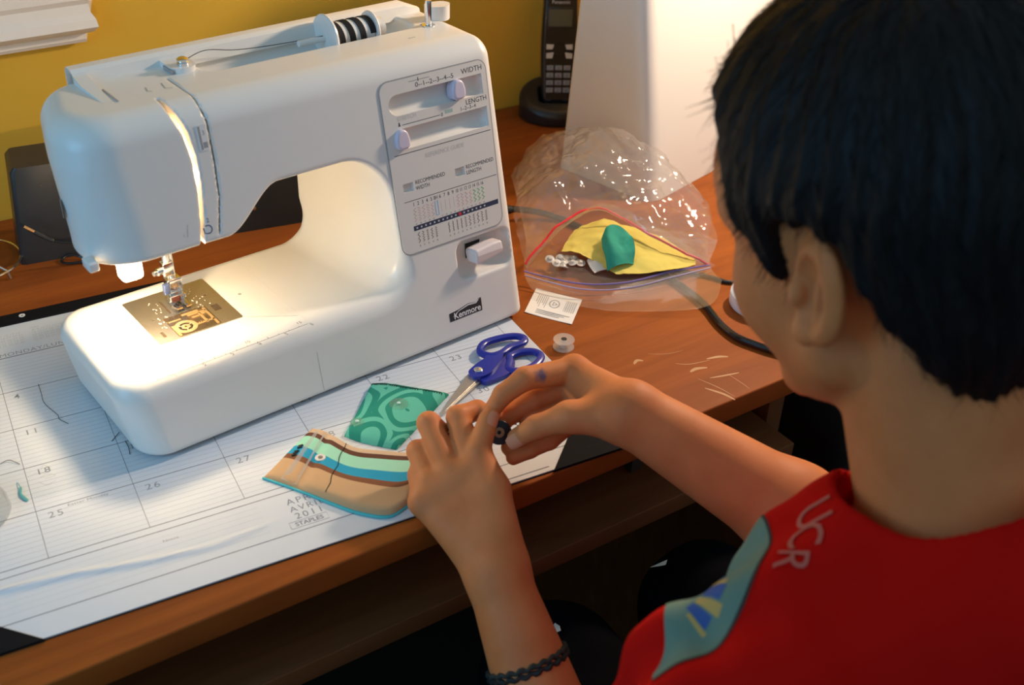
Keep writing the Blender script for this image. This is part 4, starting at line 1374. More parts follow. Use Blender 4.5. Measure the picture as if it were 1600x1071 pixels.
V, F = field_mesh(hand_f, (-3, -.5, -2.6), (3, 17, 1), .12)
hs = link_mesh('handset', THS(polish(V, hand_f, 1)), F, M['black_gloss'], ph, True, 50)
FZ = .28
MB(THS).box((-1.75, 10.4, FZ - .2), (1.75, 13.2, FZ + .05), .06).build('screen_frame', M['black_plastic'], hs)
MB(THS).box((-1.55, 10.7, FZ - .1), (1.55, 12.9, FZ + .07)).build('display', plain('grey_green_lcd', (.085, .09, .06), .3), hs)
P = Print(lambda u, v: (u, v, FZ + .09), THS)
P.text('Panasonic', (0, 13.65), .62, align='CENTER', bold=.012)
P.build('phone_lettering', plain('silver_print', (.45, .45, .45), .5), hs)
keymat = plain('grey_key', (.26, .27, .29), .4)
keysrc = MB(THS).box((-1.62, .0, FZ - .1), (-.68, .62, FZ + .12), .05)
first = None
for r_ in range(4):
    for c_ in range(3):
        k_ = MB(THS).box((-1.65 + c_*1.15, 1.9 + r_*1.0, FZ - .1), (-.7 + c_*1.15, 2.55 + r_*1.0, FZ + .12), .05).build('number_key', keymat, hs)
for sx in (-1, 1):
    for r_ in range(2):
        k_ = MB(THS)
        k_.loft([[(sx*1.75, 6.5 + r_*1.2, z_), (sx*.95, 6.5 + r_*1.2 + .0, z_), (sx*.75, 7.3 + r_*1.0, z_), (sx*1.75, 7.15 + r_*1.2, z_)][::sx] for z_ in (FZ - .1, FZ + .1)])
        k_.build('function_key', plain('silver_key', (.62, .58, .50), .35), hs)
MB(THS).lathe([(0, 0), (.95, 0), (.9, .12), (.4, .1), (0, .1)], (0, 7.6, FZ - .02), (0, 0, 1), 24).build('navigation_pad', M['black_gloss'], hs)
P = Print(lambda u, v: (u, v, FZ + .06), THS)
for u_ in (-1.2, 1.2): P.text('INT' if u_ < 0 else 'HOLD', (u_, .75), .35, align='CENTER')
for r_ in range(4):
    for c_ in range(3):
        s_ = ['*0#', '789', '456', '123'][r_][c_]
        P.mb.add([(x + -1.18 + c_*1.15, y + 2.05 + r_*1.0, FZ + .13) for x, y in text2d(s_, .5, align='CENTER')[0]], text2d(s_, .5, align='CENTER')[1])
P.build('key_lettering', M['ink'], hs)

# ---- white casing behind the bag
cs = thing('equipment_casing', (82, 14, 0), 'tall white plastic casing with a rounded corner behind the clear bag', 'casing')
def casing_ring(z):
    t = z/23.7
    A = np.array([68.8, 20.3]) + t*np.array([.5, -1.5]); B_ = np.array([73.7, 6.7]) + t*np.array([-1.2, 3.2])
    e = np.array([.94, .34])
    p = [B_, B_ + e*30, A + e*28, A]
    rr = [2.2, 2, 2, .8]
    out = []
    for i in range(4):
        c = p[i]; d0 = p[i - 1] - c; d1 = p[(i + 1) % 4] - c
        d0 = d0/np.linalg.norm(d0); d1 = d1/np.linalg.norm(d1)
        for k in range(9):
            s = k/8
            out.append(tuple(c + d0*rr[i]*(1 - s)**2 + d1*rr[i]*s**2) + (z,))
    return out
MB().loft([casing_ring(z) for z in (.05, 8, 16, 24, 32, 36)]).build('casing_shell', plain('white_casing_plastic', (.84, .80, .73), .4), cs, True, 40)
for p_ in ((70.2, 15.8, 14.5), (71.6, 12.0, 10.8)):
    pass

# ---- clear zip bag with its contents
from itertools import product
def surf(rows, nu, nv):
    """Catmull-Rom surface through a grid of control points"""
    A = np.array(rows, float)
    B_ = np.stack([smooth_path(A[i], nu//(A.shape[1] - 1)) for i in range(A.shape[0])])
    return np.stack([smooth_path(B_[:, j], nv//(A.shape[0] - 1)) for j in range(B_.shape[1])], 1)
def vnoise(P, s, seed):
    """smooth value noise"""
    r = np.random.default_rng(seed)
    tab = r.random((64, 64, 8))
    q = np.asarray(P)*s + 100
    i = np.floor(q).astype(int); f = q - i; f = f*f*(3 - 2*f)
    def g(a, b, c): return tab[(i[..., 0] + a) % 64, (i[..., 1] + b) % 64, (i[..., 2] + c) % 8]
    fx, fy, fz = f[..., 0], f[..., 1], f[..., 2]
    return ((g(0, 0, 0)*(1 - fx) + g(1, 0, 0)*fx)*(1 - fy) + (g(0, 1, 0)*(1 - fx) + g(1, 1, 0)*fx)*fy)*(1 - fz) + ((g(0, 0, 1)*(1 - fx) + g(1, 0, 1)*fx)*(1 - fy) + (g(0, 1, 1)*(1 - fx) + g(1, 1, 1)*fx)*fy)*fz
def crumple(P, amp, seed):
    n = 0
    for k, s in enumerate((.16, .36, .8, 1.5)):
        n = n + (np.abs(vnoise(P, s, seed + k) - .5)*2 - .35)/(1.7**k)
    return n*amp
bag = thing('zip_bag', (64, 2, 0), 'crumpled clear plastic zip bag with a red and a purple closure line', 'bag')
up = [[(51.5, -2.5, 1.8), (56.5, -1.2, 4.8), (62, -.6, 6.0), (66.5, -5.6, 4.2), (70.8, -9.6, .9)],
      [(51.8, -1.7, 1.6), (57, .2, 4.3), (62.2, .6, 4.7), (65.7, -5.5, 3.4), (70.4, -9.2, .8)],
      [(54, 5, 3.5), (58.5, 6, 7), (63.5, 5, 7.8), (69, 1, 6.3), (74, -4, 1.6)],
      [(57.5, 10.5, 4.4), (62.3, 10.5, 6.8), (67.3, 10.6, 9.6), (71.6, 4.6, 8.4), (76, -1, 2.6)],
      [(59.5, 16, 2.8), (64, 16, 6.6), (68.8, 13.6, 8.0), (72.2, 7.6, 7.2), (77.5, 2.2, 1.8)]]
lw = [[(50.5, -5.5, .9), (54, -10.5, .6), (59, -13.6, .5), (65.2, -16.0, .9), (70.0, -12, .5)],
      [(51.2, -2.6, 1.3), (55.3, -6.9, 1.1), (60, -8.7, 1.0), (65.5, -9.1, 1.2), (70.4, -9.2, .8)],
      [(55, 4, 1.2), (60, 2, 1.0), (65, -1, .98), (69, -4, .95), (74, -5.5, .4)],
      [(57.5, 11, 2.9), (61.2, 9.2, 1.9), (66, 6, 1.3), (71, 1, .8), (76, -3, .4)],
      [(59.5, 16, 2.7), (64, 16, 6.5), (68.8, 13.6, 7.9), (72.2, 7.6, 7.1), (77.5, 2.2, 1.7)]]
M['film'] = film('clear_bag_film', (.985, .98, .97), .045, .13, .075, .3, 14)
def sheet(name, ctrl, mat, parent, amp, seed, lift=0):
    S = surf(ctrl, 128, 128)
    nu, nv = S.shape[:2]
    gu = np.gradient(S, axis=0); gv = np.gradient(S, axis=1)
    nn = np.cross(gv, gu); nn /= np.linalg.norm(nn, axis=-1, keepdims=True) + 1e-9
    tt = np.linspace(0, 1, nu)[:, None]
    amp_ = amp*(.25 + .75*np.clip((tt - .2)/.3, 0, 1))
    S = S + nn*(crumple(S, 1.0, seed)*amp_)[..., None]
    S[..., 2] = np.maximum(S[..., 2], .08 + lift)
    # keep the film in front of the casing
    e = np.array([.94, .34]); nl = np.array([-.94, -.34]); nf = np.array([.34, -.94])
    for _ in range(2):
        dl = (S[..., :2] - np.array([68.8, 20.3])) @ nl
        df = (S[..., :2] - np.array([73.7, 6.7])) @ nf
        bad = (dl < .35) & (df < .35)
        pushl = bad & (dl > df)
        pushf = bad & ~pushl
        S[..., :2] += nl*(np.where(pushl, .35 - dl, 0))[..., None] + nf*(np.where(pushf, .35 - df, 0))[..., None]
    id_ = np.arange(nu*nv).reshape(nu, nv)
    F_ = np.stack([id_[:-1, :-1].ravel(), id_[:-1, 1:].ravel(), id_[1:, 1:].ravel(), id_[1:, :-1].ravel()], 1)
    return link_mesh(name, T(S.reshape(-1, 3)), F_, mat, parent), S
o, SU = sheet('bag_film', up, M['film'], bag, 1.0, 11)
o, SL = sheet('bag_film', lw, M['film'], bag, .12, 31)
iu = 32
MB().tube(SU[iu] + (0, 0, .03), .13, 6).build('red_zip', plain('red_zip_plastic', (.70, .02, .04), .35), bag)
MB().tube(SL[iu] + (0, 0, .03), .09, 6).build('purple_zip', plain('purple_zip_plastic', (.22, .17, .45), .35), bag)
MB().tube(SL[iu - 5] + (0, 0, .03), .07, 6).build('purple_zip', plain('lilac_zip_plastic', (.40, .36, .58), .35), bag)
MB().tube(SL[iu - 10] + (0, 0, .02), .05, 6).build('clear_zip_rib', M['clear'], bag)

def rag(name, ctrl, mat, amp, seed, label, cat):
    S = surf(ctrl, 40, 40)
    gu = np.gradient(S, axis=0); gv = np.gradient(S, axis=1)
    nn = np.cross(gv, gu); nn /= np.linalg.norm(nn, axis=-1, keepdims=True) + 1e-9
    S = S + nn*crumple(S, amp, seed)[..., None]
    S[..., 2] = np.maximum(S[..., 2], 1.02)
    nu, nv = S.shape[:2]
    id_ = np.arange(nu*nv).reshape(nu, nv)
    a = np.stack([id_[:-1, :-1].ravel(), id_[:-1, 1:].ravel(), id_[1:, 1:].ravel(), id_[1:, :-1].ravel()], 1)
    P_ = S.reshape(-1, 3)
    bd = list(id_[:, 0]) + list(id_[-1, 1:]) + list(id_[::-1, -1][1:]) + list(id_[0, ::-1][1:-1])
    s = np.array([(bd[i], bd[i] + nu*nv, bd[(i + 1) % len(bd)] + nu*nv, bd[(i + 1) % len(bd)]) for i in range(len(bd))])
    o = link_mesh(name, T(np.r_[P_, P_ - (0, 0, .06)]), np.r_[a, a[:, ::-1] + nu*nv, s], mat)
    return tag(o, label, cat)
M['yellow_cloth'] = plain('yellow_cotton', (.72, .60, .13), .85, noise=.06, nscale=60, bump=.2, bscale=900)
M['green_cloth'] = plain('teal_green_cotton', (.02, .30, .21), .85, noise=.2, nscale=90, bump=.2, bscale=900)
rag('fabric_scrap', [[(56.6, -1.2, 1.5), (60, 1.2, 2.6), (64, 1.0, 2.6), (68.2, -2.6, 1.3)], [(57.6, -2.8, 2.0), (61, -1.8, 3.0), (65, -2.4, 2.7), (69.2, -6, 1.3)], [(58.8, -5.0, 1.5), (61.5, -5.2, 2.2), (65.5, -6.4, 1.9), (69.2, -8, 1.2)], [(59.6, -7.4, 1.2), (62.5, -8.7, 1.4), (65.8, -9.2, 1.35), (68.6, -9.0, 1.1)]], M['yellow_cloth'], .6, 51, 'crumpled yellow fabric scrap inside the clear bag', 'fabric scrap')
rag('fabric_scrap', [[(60.2, -3.2, 3.4), (61.2, -2.8, 4.5), (62.4, -3.0, 4.3), (63.2, -4.0, 3.5)], [(59.6, -4.6, 3.0), (60.4, -4.4, 4.0), (61.6, -4.6, 3.3), (62.9, -5.2, 3.7)], [(59.2, -5.8, 2.6), (60, -5.9, 3.4), (61.2, -6.1, 3.0), (62.4, -6.4, 3.2)], [(58.9, -6.7, 1.6), (59.8, -7.0, 2.2), (60.9, -7.2, 2.3), (61.8, -7.2, 2.0)]], M['green_cloth'], .25, 61, 'small curled teal green fabric scrap inside the clear bag', 'fabric scrap')
rag('fabric_scrap', [[(58.2, -3.8, 1.5), (58.9, -3.4, 1.8), (59.6, -3.4, 1.7)], [(57.9, -4.9, 1.4), (58.6, -4.8, 1.7), (59.4, -4.7, 1.6)], [(57.8, -6.0, 1.3), (58.5, -6.0, 1.4), (59.3, -6.1, 1.4)]], plain('white_cotton', (.75, .74, .70), .85), .15, 71, 'folded white fabric scrap beside the green one in the bag', 'fabric scrap')
for k in range(9):
    x, y = 55.2 + (k % 4)*.75 + random.uniform(-.2, .2), -1.2 - (k//4)*1.2 - (k % 4)*.45 + random.uniform(-.2, .2)
    o = MB().lathe([(.12, 0), (.5, .02), (.52, .1), (.3, .16), (.18, .34), (0, .36)], (x, y, 1.05 + random.uniform(0, .25)), (random.uniform(-.5, .5), random.uniform(-.5, .5), 1), 14).build('plastic_snap', plain('pale_snap_%d' % k, random.choice(((.72, .72, .70), (.55, .56, .56), (.66, .60, .52))), .35))
    tag(o, 'small pale plastic snap in the pile at the mouth of the bag', 'snap', 'loose snaps inside the bag')

# ---- bare-bulb desk lamp at the right end (its light is set at the top)
dl = thing('desk_lamp', (106, -3, 0), 'bare bulb desk lamp on a thin stem at the right end of the desk', 'lamp')
MB().lathe([(0, 0), (7, 0), (7, .8), (5, 1.5), (1, 2), (0, 2)], (106, -3, .02), (0, 0, 1), 32).build('base', M['dark_metal'], dl)
MB().tube(smooth_path([(106, -3, 1.8), (106, -3, 30), (105, -3, 45), (104, -3, 48)], 6), .6, 10).build('stem', M['dark_metal'], dl)
MB().lathe([(0, 0), (1.6, 0), (1.8, 2.4), (0, 2.4)], (104, -3, 47.8), (0, 0, 1), 18).build('socket', M['black_plastic'], dl)
MB().lathe([(0, -3.3), (1.3, -3.0), (2.6, -1.9), (3.2, 0), (2.6, 1.9), (1.3, 3.0), (0, 3.2)], (104, -3, 54), (0, 0, 1), 24).build('bulb', film('bulb_glass', (1, 1, 1), .0, .0, .05), dl)
MB().tube([(103.6, -3, 53), (103.8, -3, 54.2), (104.2, -3, 54.2), (104.4, -3, 53)], .03, 6).build('filament', emitter('lit_filament', (1.0, .8, .6), 200), dl)

# ---- cables, disc
cord('power_cable', [(46.0, 5.0, 3.0), (49.5, 8.0, 2.8), (53.5, 9.8, 2.2), (57.8, 9.8, 1.3), (61.2, 8.0, .5), (62.9, 3.5, .4), (63.8, -1.5, .4), (64.9, -5.5, .4), (65.5, -10.5, .4), (65.5, -15, .4), (64.7, -19.2, .4), (65.2, -22.5, .4), (68.5, -26.5, .4), (76, -27, .4), (89, -23, .4), (104, -17, .4), (115, -2, .4), (117, 20, .4), (118, 40.5, .4)], .36, M['black_gloss'], 'thick black power cable running from the machine under the clear bag', 'cable', n=10)
MB().tube(smooth_path([(46.0, 5.0, 3.0), (49.5, 8.0, 2.8), (53.5, 9.8, 2.2), (56.5, 9.9, 1.55)], 6), [.62]*7 + [.58]*6 + [.5]*5 + [.38], 10).build('cable_plug', M['rubber'], bpy.data.objects['power_cable'])
cord('thin_cable', [(67.0, -7.6, .24), (68.8, -9.6, .24), (69.9, -11.0, .24), (71.0, -12.4, .24), (75, -13.4, .25), (82, -12, .25), (92, -4, .25), (99, 8, .25), (106, 24, .25), (109, 40, .25)], .22, M['rubber'], 'thin black cable leaving the right corner of the bag', 'cable', n=8)
td = thing('tape_roll', (71.0, -17.2, 0), 'round blue and white roll at the right behind the cables', 'roll')
MB().lathe([(1.6, 0), (3.0, 0), (3.2, .3), (3.2, 1.5), (3.0, 1.7), (1.6, 1.7), (1.6, 0)], (71.0, -17.2, .02), (0, 0, 1), 36).build('white_rim', plain('pale_blue_white', (.70, .74, .84), .4), td)
MB().lathe([(1.5, 1.2), (2.6, 1.72), (2.9, 1.85), (2.6, 1.95), (1.5, 1.9), (1.5, 1.2)], (71.0, -17.2, .02), (0, 0, 1), 36).build('blue_band', plain('royal_blue_plastic', (.02, .04, .34), .35), td)

# ---- clear cup and teal scrap at the left edge of the calendar
cup = MB().lathe([(3.1, 0), (3.15, .1), (3.05, .9), (2.7, 1.6), (1.9, 2.1), (0, 2.2), (0, 2.12), (1.85, 2.0), (2.6, 1.5), (2.95, .9), (3.0, .1), (3.0, 0), (3.1, 0)], (-4.7, -15.4, .2), (0, 0, 1), 36).build('clear_dome', M['clear'])
tag(cup, 'clear plastic dome lid on the left edge of the calendar', 'lid')
o = MB().tube(smooth_path([(-.75, -13.0, .25), (-.6, -13.9, .35), (-.7, -14.7, .3), (-.35, -15.6, .22)], 6), [.04]*6 + [.11]*7 + [.14]*5 + [.05], 7, .3).build('teal_snippet', plain('teal_snippet_cloth', (.12, .42, .42), .8))
tag(o, 'tiny teal fabric snippet beside the clear dome', 'fabric scrap')

# ================================================================== the person
J = {
    'Lwr': (29.60, -37.99, -1.21),
    'Lbr': (29.65, -42.76, -5.59),
    'Li1': (30.74, -31.37, 3.74),
    'Li2': (31.47, -27.34, 5.91),
    'Li3': (33.38, -26.84, 5.63),
    'Li4': (34.11, -27.79, 5.46),
    'Lm1': (29.16, -30.62, 3.56),
    'Lm2': (29.28, -26.49, 5.42),
    'Lm3': (31.02, -26.99, 3.34),
    'Lm4': (32.70, -27.90, 3.40),
    'Lr1': (27.60, -30.31, 2.81),
    'Lr2': (27.99, -27.18, 3.57),
    'Lr3': (29.57, -28.24, 2.46),
    'Lr4': (31.18, -29.01, 2.64),
    'Lp1': (26.56, -31.13, 1.89),
    'Lp2': (27.23, -28.83, 2.66),
    'Lp3': (28.36, -29.86, 2.16),
    'Lp4': (29.24, -30.33, 2.19),
    'Lt0': (30.92, -36.75, 0.46),
    'Lt1': (31.51, -33.59, 3.21),
    'Lt2': (31.54, -30.85, 4.99),
    'Lt3': (33.10, -29.28, 6.38),
    'Rwr': (42.42, -35.25, 8.13),
    'Rfa': (48.51, -41.44, 4.55),
    'Ri1': (41.18, -28.78, 8.46),
    'Ri2': (36.67, -28.66, 8.90),
    'Ri3': (34.85, -28.48, 7.80),
    'Ri4': (34.04, -28.33, 6.50),
    'Rm1': (41.35, -28.67, 6.93),
    'Rm2': (37.86, -28.32, 6.26),
    'Rm3': (35.92, -28.15, 5.42),
    'Rm4': (34.77, -28.37, 4.66),
    'Rr1': (41.31, -29.02, 5.54),
    'Rr2': (37.73, -29.00, 4.75),
    'Rr3': (35.63, -30.09, 3.95),
    'Rr4': (34.62, -30.14, 3.68),
    'Rp1': (41.00, -30.14, 4.76),
    'Rp2': (37.94, -30.82, 3.79),
    'Rp3': (36.07, -31.01, 3.61),
    'Rp4': (34.54, -31.05, 3.34),
    'Rt0': (40.56, -34.56, 7.66),
    'Rt1': (38.19, -33.20, 7.70),
    'Rt2': (35.93, -32.04, 6.66),
    'Rt3': (34.72, -31.22, 5.41),
    'bob': (34.20, -29.10, 4.72),
}
J = {k: np.array(v) for k, v in J.items()}
LSH, LEL = np.array([31.5, -64.0, 8.0]), np.array([29.8, -54.2, -16.0])
RSH, REL = np.array([60.0, -61.0, 8.0]), J['Rwr'] + 22.5*(J['Rfa'] - J['Rwr'])/np.linalg.norm(J['Rfa'] - J['Rwr']) + np.array([0, 0, -1.3])
NECK0 = np.array([46.4, -63.6, 14.0])
HC = np.array([45.3, -53.5, 32.4])
_y, _p, _r = math.radians(3.5), math.radians(16.5), math.radians(-6)
HF = np.array([-math.sin(_y)*math.cos(_p), math.cos(_y)*math.cos(_p), -math.sin(_p)])
_l0 = np.array([-math.cos(_y), -math.sin(_y), 0.0])
_u0 = -np.cross(_l0, HF)
if _u0[2] < 0: _u0 = -_u0
HL = math.cos(_r)*_l0 + math.sin(_r)*_u0
HU = -math.sin(_r)*_l0 + math.cos(_r)*_u0
HB = np.stack([HF, HL, HU])
def hp(f, l, u):
    return HC + f*HF + l*HL + u*HU
def hloc(x, y, z):
    px, py, pz = x - HC[0], y - HC[1], z - HC[2]
    return (px*HF[0] + py*HF[1] + pz*HF[2], px*HL[0] + py*HL[1] + pz*HL[2], px*HU[0] + py*HU[1] + pz*HU[2])
I3 = np.eye(3)

def head_field(x, y, z):
    f, l, u = hloc(x, y, z)
    al = np.abs(l)
    d = ellip(f, l, u, (-.8, 0, 3.0), I3, (9.3, 7.4, 8.4))
    d = smin(d, ellip(f, al, u, (3.3, 3.0, 3.6), I3, (5.7, 4.3, 5.6)), 1.5)                 # forehead
    d = smin(d, ellip(f, l, u, (2.6, 0, -4.2), I3, (6.0, 5.9, 7.0)), 2.5)
    d = smin(d, rcone(f, al, u, (0.6, 4.7, -5.8), (7.0, 1.0, -10.2), 1.9, 1.7), 1.8)       # jaw
    d = smin(d, ellip(f, al, u, (5.4, 3.5, -3.0), I3, (3.1, 2.9, 3.8)), 1.5)                # cheek
    d = smin(d, ellip(f, al, u, (7.3, 2.6, 1.7), I3, (1.6, 2.9, 1.0)), 1.2)                 # brow
    d = smax(d, -ellip(f, al, u, (10.0, 2.8, -.4), I3, (1.7, 1.3, .9)), .9)                 # eye socket
    d = smin(d, rcone(f, l, u, (8.3, 0, .3), (10.2, 0, -3.6), .6, .95), .7)                 # nose
    d = smin(d, ellip(f, al, u, (9.2, .95, -3.9), I3, (.9, .7, .6)), .4)
    d = smin(d, ellip(f, l, u, (8.5, 0, -6.2), I3, (.95, 2.0, .5)), .4)                     # lips
    d = smin(d, ellip(f, l, u, (8.4, 0, -7.1), I3, (.95, 1.7, .55)), .3)
    d = smin(d, ellip(f, l, u, (7.6, 0, -9.9), I3, (1.5, 1.9, 1.3)), .8)                    # chin
    # ears
    ea = math.radians(12)
    ef, el, eu = f + 1.0, al - 7.55, u + .5
    e1 = eu*math.cos(ea) - ef*math.sin(ea)          # up the ear
    e2 = -(ef*math.cos(ea) + eu*math.sin(ea))       # backwards
    sa = math.radians(9)
    n_ = el*math.cos(sa) - e2*math.sin(sa)          # out of the ear
    e2r = e2*math.cos(sa) + el*math.sin(sa)
    w2 = 1.95 - .22*(-e1)
    out = ellip(e2r - .75, e1 - .1, n_, (0, 0, 0), I3, (1.95, 3.15, .75))
    bowl = ellip(e2r - .35, e1 + .1, n_ - .66, (0, 0, 0), I3, (1.4, 2.35, .95))
    ear = smax(out, -bowl, .25)
    ear = smin(ear, ellip(e2r - .95, e1 + .2, n_ - .12, (0, 0, 0), I3, (.3, 1.7, .28)), .3)   # antihelix
    ear = smin(ear, ellip(e2r + .25, e1 + 2.75, n_ - .05, (0, 0, 0), I3, (.85, .85, .5)), .5)  # lobe
    ear = smin(ear, ellip(e2r + .75, e1 + .55, n_ - .2, (0, 0, 0), I3, (.5, .75, .5)), .4)    # tragus
    d = smin(d, ear, .45)
    return d

def neck_field(x, y, z):
    d = rcone(x, y, z, hp(-2.6, 0, -3.5), NECK0, 5.1, 5.3)
    d = smin(d, rcone(x, y, z, hp(.5, 0, -7), NECK0 + (.4, 3.5, 2), 3.4, 3.6), 2.5)
    return d

def chain(x, y, z, pts, rad, k=.35):
    d = None
    for i in range(len(pts) - 1):
        q = rcone(x, y, z, pts[i], pts[i + 1], rad[i], rad[i + 1])
        d = q if d is None else smin(d, q, k)
    return d

def hand_field(x, y, z, s):
    g = lambda n: J[s + n]
    w = g('wr')
    mid = lambda a, b, t: a + (b - a)*t
    # palm
    d = rcone(x, y, z, w, g('i1'), 2.15 if s == 'L' else 2.1, 1.15)
    for n, r in (('m1', 1.15), ('r1', 1.1), ('p1', 1.0)):
        d = smin(d, rcone(x, y, z, w, g(n), 1.9, r), .9)
    d = smin(d, rcone(x, y, z, g('i1'), g('p1'), 1.1, .95), .8)
    # thumb
    d = smin(d, rcone(x, y, z, mid(w, g('t0'), .6), g('t1'), 1.75, 1.25), 1.3)
    d = smin(d, chain(x, y, z, [g('t1'), g('t2'), g('t3')], [1.2, .95, .80], .3), .55)
    for n, r in (('i', (1.08, .95, .82, .70)), ('m', (1.08, .95, .82, .70)), ('r', (1.0, .9, .78, .66)), ('p', (.92, .80, .70, .60))):
        d = smin(d, chain(x, y, z, [g(n + str(k)) for k in (1, 2, 3, 4)], r, .25), .28)
    return d

def arm_field(x, y, z, s):
    sh, el = (LSH, LEL) if s == 'L' else (RSH, REL)
    w = J[s + 'wr']
    fa = el + (w - el)*.35
    d = rcone(x, y, z, sh, el, 4.4, 3.5)
    d = smin(d, rcone(x, y, z, el, fa, 3.6, 3.7 if s == 'L' else 3.85), 1.5)
    d = smin(d, rcone(x, y, z, fa, w, 3.6 if s == 'L' else 3.8, 2.35 if s == 'L' else 2.5), 1.5)
    return d

def torso_field(x, y, z):
    d = rcone(x, y, z, (36, -63.5, 9.0), (55.5, -62, 9.0), 5.0, 5.0)
    d = smin(d, rcone(x, y, z, NECK0 + (0, 0, -2), (46, -68, -8), 8, 10.5), 4)
    d = smin(d, rcone(x, y, z, (41, -68, -6), (50, -68, -6), 8.5, 8.5), 4)
    d = smin(d, rcone(x, y, z, (42, -75, -20), (50, -75, -20), 9, 9), 6)
    d = smin(d, rcone(x, y, z, (39, -78, -23.5), (37.5, -36, -19.5), 7.2, 5.2), 3)
    d = smin(d, rcone(x, y, z, (53, -78, -23.5), (54.5, -35, -19.5), 7.2, 5.2), 3)
    return d

GROUPS = [  # (field, centre, radius)
    (head_field, HC + (0, 0, -1), 15.5),
    (neck_field, (NECK0 + hp(-2, 0, -5))/2, 13.5),
    (lambda x, y, z: arm_field(x, y, z, 'L'), (LSH + J['Lwr'])/2 + (0, -2, -7), 27),
    (lambda x, y, z: arm_field(x, y, z, 'R'), (RSH + J['Rwr'])/2 + (2, 0, -3), 27),
    (lambda x, y, z: hand_field(x, y, z, 'L'), (J['Lwr'] + J['Li2'])/2, 10.5),
    (lambda x, y, z: hand_field(x, y, z, 'R'), (J['Rwr'] + J['Ri3'])/2 + (0, 0, -1), 10.5),
    (torso_field, np.array([46, -60, -6]), 46),
]
def body_field(x, y, z):
    """union of the groups; a group far from the points asked for is skipped"""
    lo = np.array([x.min(), y.min(), z.min()]); hi = np.array([x.max(), y.max(), z.max()])
    out = None
    if x.ndim == 2:          # blocks: cull block by block
        out = np.full(x.shape, 60.0)
        cx, cy, cz = x.mean(1), y.mean(1), z.mean(1)
        for fn, c, r in GROUPS:
            k = np.sqrt((cx - c[0])**2 + (cy - c[1])**2 + (cz - c[2])**2) < r + 6
            if k.any():
                o = out[k]
                q = fn(x[k], y[k], z[k])
                out[k] = np.where(o > 50, q, smin(o, q, .8))
        return out
    out = np.full(x.shape, 60.0)
    for fn, c, r in GROUPS:
        k = np.sqrt((x - c[0])**2 + (y - c[1])**2 + (z - c[2])**2) < r + 6
        if k.any():
            o = out[k]
            q = fn(x[k], y[k], z[k])
            out[k] = np.where(o > 50, q, smin(o, q, .8))
    return out

# ---- skin
m, nt, b = new_mat('skin')
tc = nt.nodes.new('ShaderNodeTexCoord')
n = nt.nodes.new('ShaderNodeTexNoise'); n.inputs['Scale'].default_value = 28; n.inputs['Detail'].default_value = 5
r = nt.nodes.new('ShaderNodeValToRGB')
r.color_ramp.elements[0].position = .3; r.color_ramp.elements[0].color = (.57, .180, .058, 1)
r.color_ramp.elements[1].position = .72; r.color_ramp.elements[1].color = (.68, .240, .085, 1)
geo = nt.nodes.new('ShaderNodeNewGeometry')
vm = nt.nodes.new('ShaderNodeVectorMath'); vm.operation = 'DISTANCE'
stain = J['Ri2']*.72 + J['Ri1']*.28 + np.array([-.2, -.75, .6])
vm.inputs[1].default_value = T1(*stain)
n3 = nt.nodes.new('ShaderNodeTexNoise'); n3.inputs['Scale'].default_value = 220
ma = nt.nodes.new('ShaderNodeMath'); ma.operation = 'MULTIPLY_ADD'; ma.inputs[1].default_value = .008
mr = nt.nodes.new('ShaderNodeMapRange'); mr.inputs['From Min'].default_value = .0065; mr.inputs['From Max'].default_value = .011; mr.inputs['To Min'].default_value = .8; mr.inputs['To Max'].default_value = 0
mix = nt.nodes.new('ShaderNodeMix'); mix.data_type = 'RGBA'; mix.inputs['B'].default_value = (.07, .08, .16, 1)
for a_, c_ in ((tc.outputs['Object'], n.inputs['Vector']), (n.outputs['Fac'], r.inputs[0]), (geo.outputs['Position'], vm.inputs[0]), (geo.outputs['Position'], n3.inputs['Vector']), (n3.outputs['Fac'], ma.inputs[0]), (vm.outputs['Value'], ma.inputs[2]), (ma.outputs[0], mr.inputs['Value']), (mr.outputs[0], mix.inputs['Factor']), (r.outputs[0], mix.inputs['A']), (mix.outputs['Result'], b.inputs['Base Color'])):
    nt.links.new(a_, c_)
b.inputs['Roughness'].default_value = .55
b.inputs['Specular IOR Level'].default_value = .22
b.inputs['Subsurface Weight'].default_value = .18
b.inputs['Subsurface Radius'].default_value = (.010, .004, .002)
b.inputs['Subsurface Scale'].default_value = .6
nb_ = nt.nodes.new('ShaderNodeTexNoise'); nb_.inputs['Scale'].default_value = 420; nb_.inputs['Detail'].default_value = 3
bp = nt.nodes.new('ShaderNodeBump'); bp.inputs['Strength'].default_value = .12; bp.inputs['Distance'].default_value = .0008
nt.links.new(tc.outputs['Object'], nb_.inputs['Vector']); nt.links.new(nb_.outputs['Fac'], bp.inputs['Height']); nt.links.new(bp.outputs['Normal'], b.inputs['Normal'])
M['skin'] = m

V, F = field_mesh(body_field, (22, -90, -34), (66, -22, 45), .19, 1.45)
person = link_mesh('person', T(V), F, M['skin'])
tag(person, 'person in a red T-shirt, seen from behind, holding a bobbin over the calendar', 'person')

